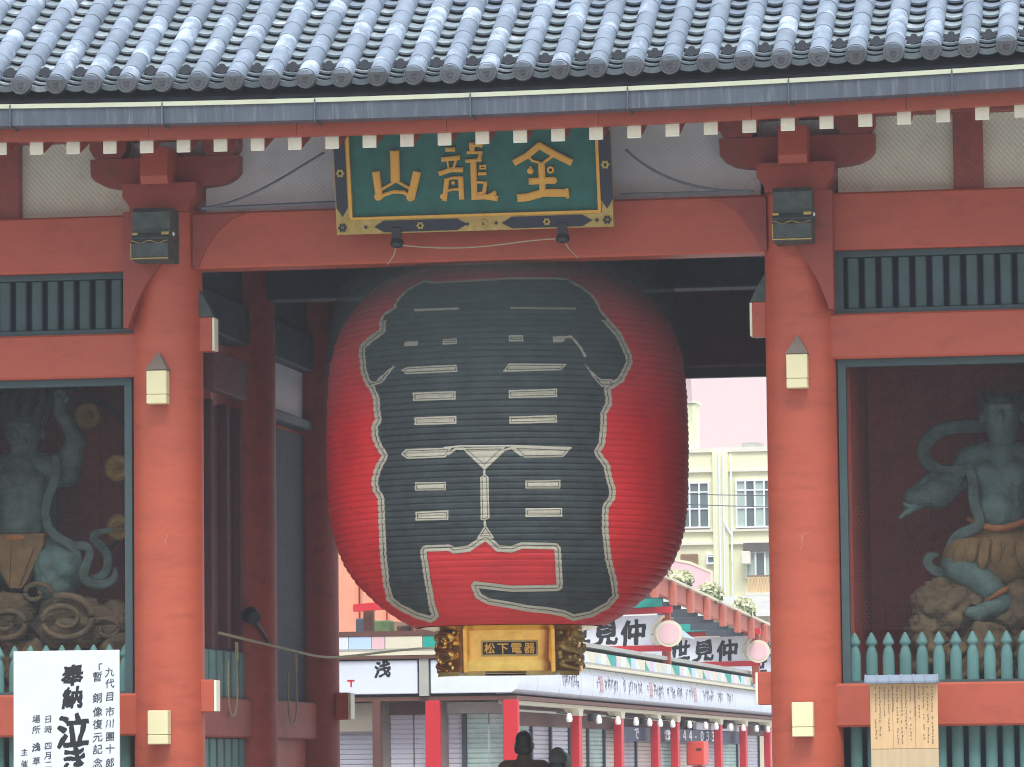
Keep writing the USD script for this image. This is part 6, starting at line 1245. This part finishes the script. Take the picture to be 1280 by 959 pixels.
# ------------------------------------------------------------------ red roof girder with stubs along the roofs, and its blossom
gd = thing('roof_girder', 'long reddish roof girder with short stubs running along the shop roofs', 'girder', at=(-4.0, 52, 4.6))
at = (-4.0, 52, 4.6)
ya, yb = 40.5, 70.0
zg = lambda y: 4.96 - (y - 42) * .0195
v = []
for y in (ya, yb):
    v += [(-4.10, y, zg(y) - .22), (-3.96, y, zg(y) - .22), (-3.96, y, zg(y) + .10), (-4.10, y, zg(y) + .10)]
part('beam', trimesh.convex.convex_hull(np.array(v)), 'girder_red', gd, at=at)
v = []
for y in (ya, yb):
    v += [(-4.2, y, zg(y) + .103), (-3.88, y, zg(y) + .103), (-3.88, y, zg(y) + .15), (-4.2, y, zg(y) + .15)]
part('top_plate', trimesh.convex.convex_hull(np.array(v)), 'shop_cream', gd, at=at)
y = 41.4
while y < 69:
    part('stub', box(-3.958, -3.84, y - .16, y + .16, zg(y) - .36, zg(y) + .07, .01), 'girder_red', gd, at=at)
    part('rafter_stub', box(-4.9, -4.101, y - .1, y + .1, zg(y) - .30, zg(y) - .14), 'shop_dark', gd, at=at)
    y += 2.7
def leafy(c_, r, n, seed, s=.07):
    R_ = np.random.default_rng(seed)
    p_ = R_.normal(size=(n, 3)); p_ /= np.linalg.norm(p_, axis=1)[:, None]; p_ *= R_.uniform(.35, 1, (n, 1)) ** .6
    p_ = p_ * np.array(r) + np.array(c_)
    a = R_.normal(size=(n, 3)); b = R_.normal(size=(n, 3)); a /= np.linalg.norm(a, axis=1)[:, None]; b -= (a * b).sum(1)[:, None] * a; b /= np.linalg.norm(b, axis=1)[:, None]
    v_ = np.stack([p_ - a * s, p_ + b * s * .6, p_ + a * s, p_ - b * s * .6], 1).reshape(-1, 3)
    f_ = (np.arange(n)[:, None, None] * 4 + np.array([(0, 1, 2), (0, 2, 3)])[None]).reshape(-1, 3)
    return trimesh.Trimesh(v_, f_, process=False)
bl = [('clump of pale artificial blossom on the girder beside the lantern', 43.0, .45, 'blossom'), ('bluish pale blossom clump in the middle of the girder', 46.5, .42, 'blossom'), ('larger pale blossom clump past the middle of the girder', 51.5, .55, 'blossom'), ('blossom clump at the far end of the girder by the right column', 57.5, .6, 'blossom')]
for i, (lb, y, r, mt) in enumerate(bl):
    t = thing('blossom_clump', lb, 'blossom', at=(-4.05, y, zg(y) + .15))
    at = (-4.05, y, zg(y) + .15)
    part('petals', leafy((-4.05, y, zg(y) + .30), (.22, r * 2.2, r * .38), 420, i, .06), mt, t, at=at, kind='stuff')
    part('leaves', leafy((-4.05, y, zg(y) + .24), (.22, r * 2.3, r * .32), 160, 30 + i, .06), 'leaf', t, at=at, kind='stuff')
    part('twigs', cat_(*[tube([(-4.05, y + q * r, zg(y) + .15), (-4.05 + .08 * q, y + 1.3 * q * r, zg(y) + .42)], .012, 5) for q in (-1.2, -.5, .3, 1.1)]), 'shop_brown', t, at=at)

# ------------------------------------------------------------------ cream apartment house far behind
ap = thing('apartment_house', 'cream apartment house with white framed windows far behind the shops', 'building', at=(-8, 90, 0))
at = (-8, 90, 0)
part('wall', box(-14.5, -3.6, 90, 99, 0, 10.66), 'apartment_wall', ap, at=at)
part('parapet', box(-14.6, -3.5, 89.93, 99.05, 10.663, 10.80), 'apartment_trim', ap, at=at)
part('stair_tower', box(-11.8, -9.02, 90.3, 91.2, 10.803, 12.15), 'apartment_wall', ap, at=at)
part('tower_cap', box(-11.88, -8.97, 90.25, 91.25, 12.153, 12.22), 'apartment_trim', ap, at=at)
part('roof_unit', cat_(box(-7.75, -7.2, 91, 92, 10.803, 11.0), box(-7.65, -7.3, 90.95, 90.99, 10.85, 10.95)), 'shop_grey', ap, at=at)
for z in (10.08, 8.33, 7.95, 6.3):
    part('ledge', box(-14.5, -3.6, 89.90, 89.998, z, z + .07), 'apartment_trim', ap, at=at)
part('pilaster', box(-8.50, -8.05, 89.86, 89.997, 0, 10.66), 'apartment_wall', ap, at=at)
def window(x0, x1, z0, z1, panes, curtain=True, bars=1):
    f = .05
    w = part('window', cat_(box(x0, x1, 89.90, 89.995, z1 - f, z1), box(x0, x1, 89.88, 89.995, z0, z0 + f), *(box(u - f / 2, u + f / 2, 89.90, 89.995, z0 + f + .001, z1 - f - .001) for u in np.linspace(x0 + f / 2, x1 - f / 2, panes + 1)), *(box(x0 + f, x1 - f, 89.91, 89.99, z0 + (z1 - z0) * q - .02, z0 + (z1 - z0) * q + .02) for q in ((.42, .78) if bars > 1 else (.74,)))), 'window_frame', ap, at=at)
    us = np.linspace(x0 + f / 2, x1 - f / 2, panes + 1)
    for i in range(panes):
        part('pane', box(us[i] + .02, us[i + 1] - .02, 89.955, 89.975, z0 + .03, z1 - .03), 'curtain' if (curtain and i % 2 == 0) else 'window_glass', w, at=at)
window(-9.50, -8.60, 8.44, 9.80, 3, False, 2)
window(-7.84, -6.70, 8.42, 9.84, 4, True, 2)
window(-8.72, -8.44, 7.38, 7.69, 1, False)
window(-7.58, -6.7, 6.95, 7.98, 3, True)
window(-11.6, -10.2, 8.44, 9.80, 3, True, 2); window(-5.9, -4.5, 8.44, 9.84, 4, True, 2); window(-5.6, -4.6, 6.9, 7.95, 3, True); window(-11.4, -10.3, 6.0, 7.4, 3, True)
part('window_hood', box(-7.62, -6.6, 89.80, 89.9, 7.72, 7.97), 'window_dark', ap, at=at)
rl = part('balcony_rail', box(-7.50, -6.7, 89.55, 89.60, 6.98, 7.02), 'brown_slats', ap, at=at)
for k in range(9):
    part('balcony_slat', box(-7.48 + .09 * k, -7.41 + .09 * k, 89.56, 89.59, 6.52, 6.978), 'pine_board', rl, at=at)
part('balcony_floor', box(-7.55, -6.6, 89.5, 89.998, 6.42, 6.515), 'apartment_trim', ap, at=at)
part('air_conditioner', cat_(box(-9.45, -8.95, 89.6, 89.89, 7.28, 7.68, .02)), 'brown_slats', ap, at=at)
part('air_conditioner', box(-7.66, -7.40, 89.55, 89.895, 7.35, 7.72, .02), 'apartment_trim', ap, at=at)
for x in (-8.30, -8.18, -7.95):
    part('pipe', cyl((x, 89.82, .2), (x, 89.82, 10.6), .028, n=8), 'window_frame', ap, at=at)
part('pipe', tube([(-8.18, 89.80, 8.6), (-7.95, 89.80, 8.2), (-7.95, 89.80, 7.4)], .03, 6), 'window_frame', ap, at=at)
single('power_cable', cat_(tube(spline([(-11, 86, 9.38), (-8.5, 86, 9.20), (-6, 86, 9.12), (-3, 86, 9.2)], 8), .012, 4)), 'ink_grey', 'upper thin power cable crossing in front of the apartment windows', 'cable')
single('power_cable', cat_(tube(spline([(-11, 86, 9.02), (-8.5, 86, 8.90), (-6, 86, 8.78), (-3, 86, 8.8)], 8), .012, 4)), 'ink_grey', 'lower thin power cable crossing in front of the apartment windows', 'cable')
bd = thing('roof_billboard', 'pale pink billboard on the roofs in front of the apartment house', 'billboard', at=(-8.2, 78, 5))
at = (-8.2, 78, 5)
part('board', prism([(-8.35, 6.15), (-7.2, 5.95), (-7.2, 6.62), (-7.75, 6.86), (-8.35, 6.98)], 78, 78.1), 'bar_pink', bd, at=at)
part('board_edge', prism(Polygon([(-8.43, 6.08), (-7.14, 5.88), (-7.14, 6.66), (-7.73, 6.93), (-8.43, 7.06)]).difference(Polygon([(-8.35, 6.15), (-7.2, 5.95), (-7.2, 6.62), (-7.75, 6.86), (-8.35, 6.98)]).buffer(.003)), 77.98, 78.12), 'shop_cream', bd, at=at)
part('support', cat_(box(-8.3, -8.2, 78.13, 78.25, 0, 6.6), box(-7.4, -7.3, 78.13, 78.25, 0, 6.5)), 'shop_grey', bd, at=at)
hs = thing('low_house', 'low grey-brown house roof between the shops and the apartment house', 'house', at=(-9, 74, 0))
at = (-9, 74, 0)
part('wall', box(-12, -5.2, 74, 78, 0, 5.3), 'shop_cream', hs, at=at)
part('roof', trimesh.convex.convex_hull(np.array([(-12.2, 73.7, 5.303), (-5.0, 73.7, 5.303), (-12.2, 77.9, 5.303), (-5.0, 77.9, 5.303), (-12.2, 75.8, 5.9), (-5.0, 75.8, 5.9)])), 'shop_grey', hs, at=at)
part('hood', box(-9.4, -8.6, 73.6, 73.99, 6.0 - .8, 6.0 - .71), 'brown_slats', hs, at=at)

# ------------------------------------------------------------------ thin haze, also standing in for veiling glare of the lens
M['haze_glare'] = usdkit.material(stage, '/World/Looks/haze_glare', {'v': ('principled_volume', {'color': (.90, .94, .97), 'density': HAZE})}, [], volume='v.volume')
if HAZE > 0:
    tag(part('haze', box(-120, 120, -60, 260, -1.5, 16.0), 'haze_glare'), kind='stuff')
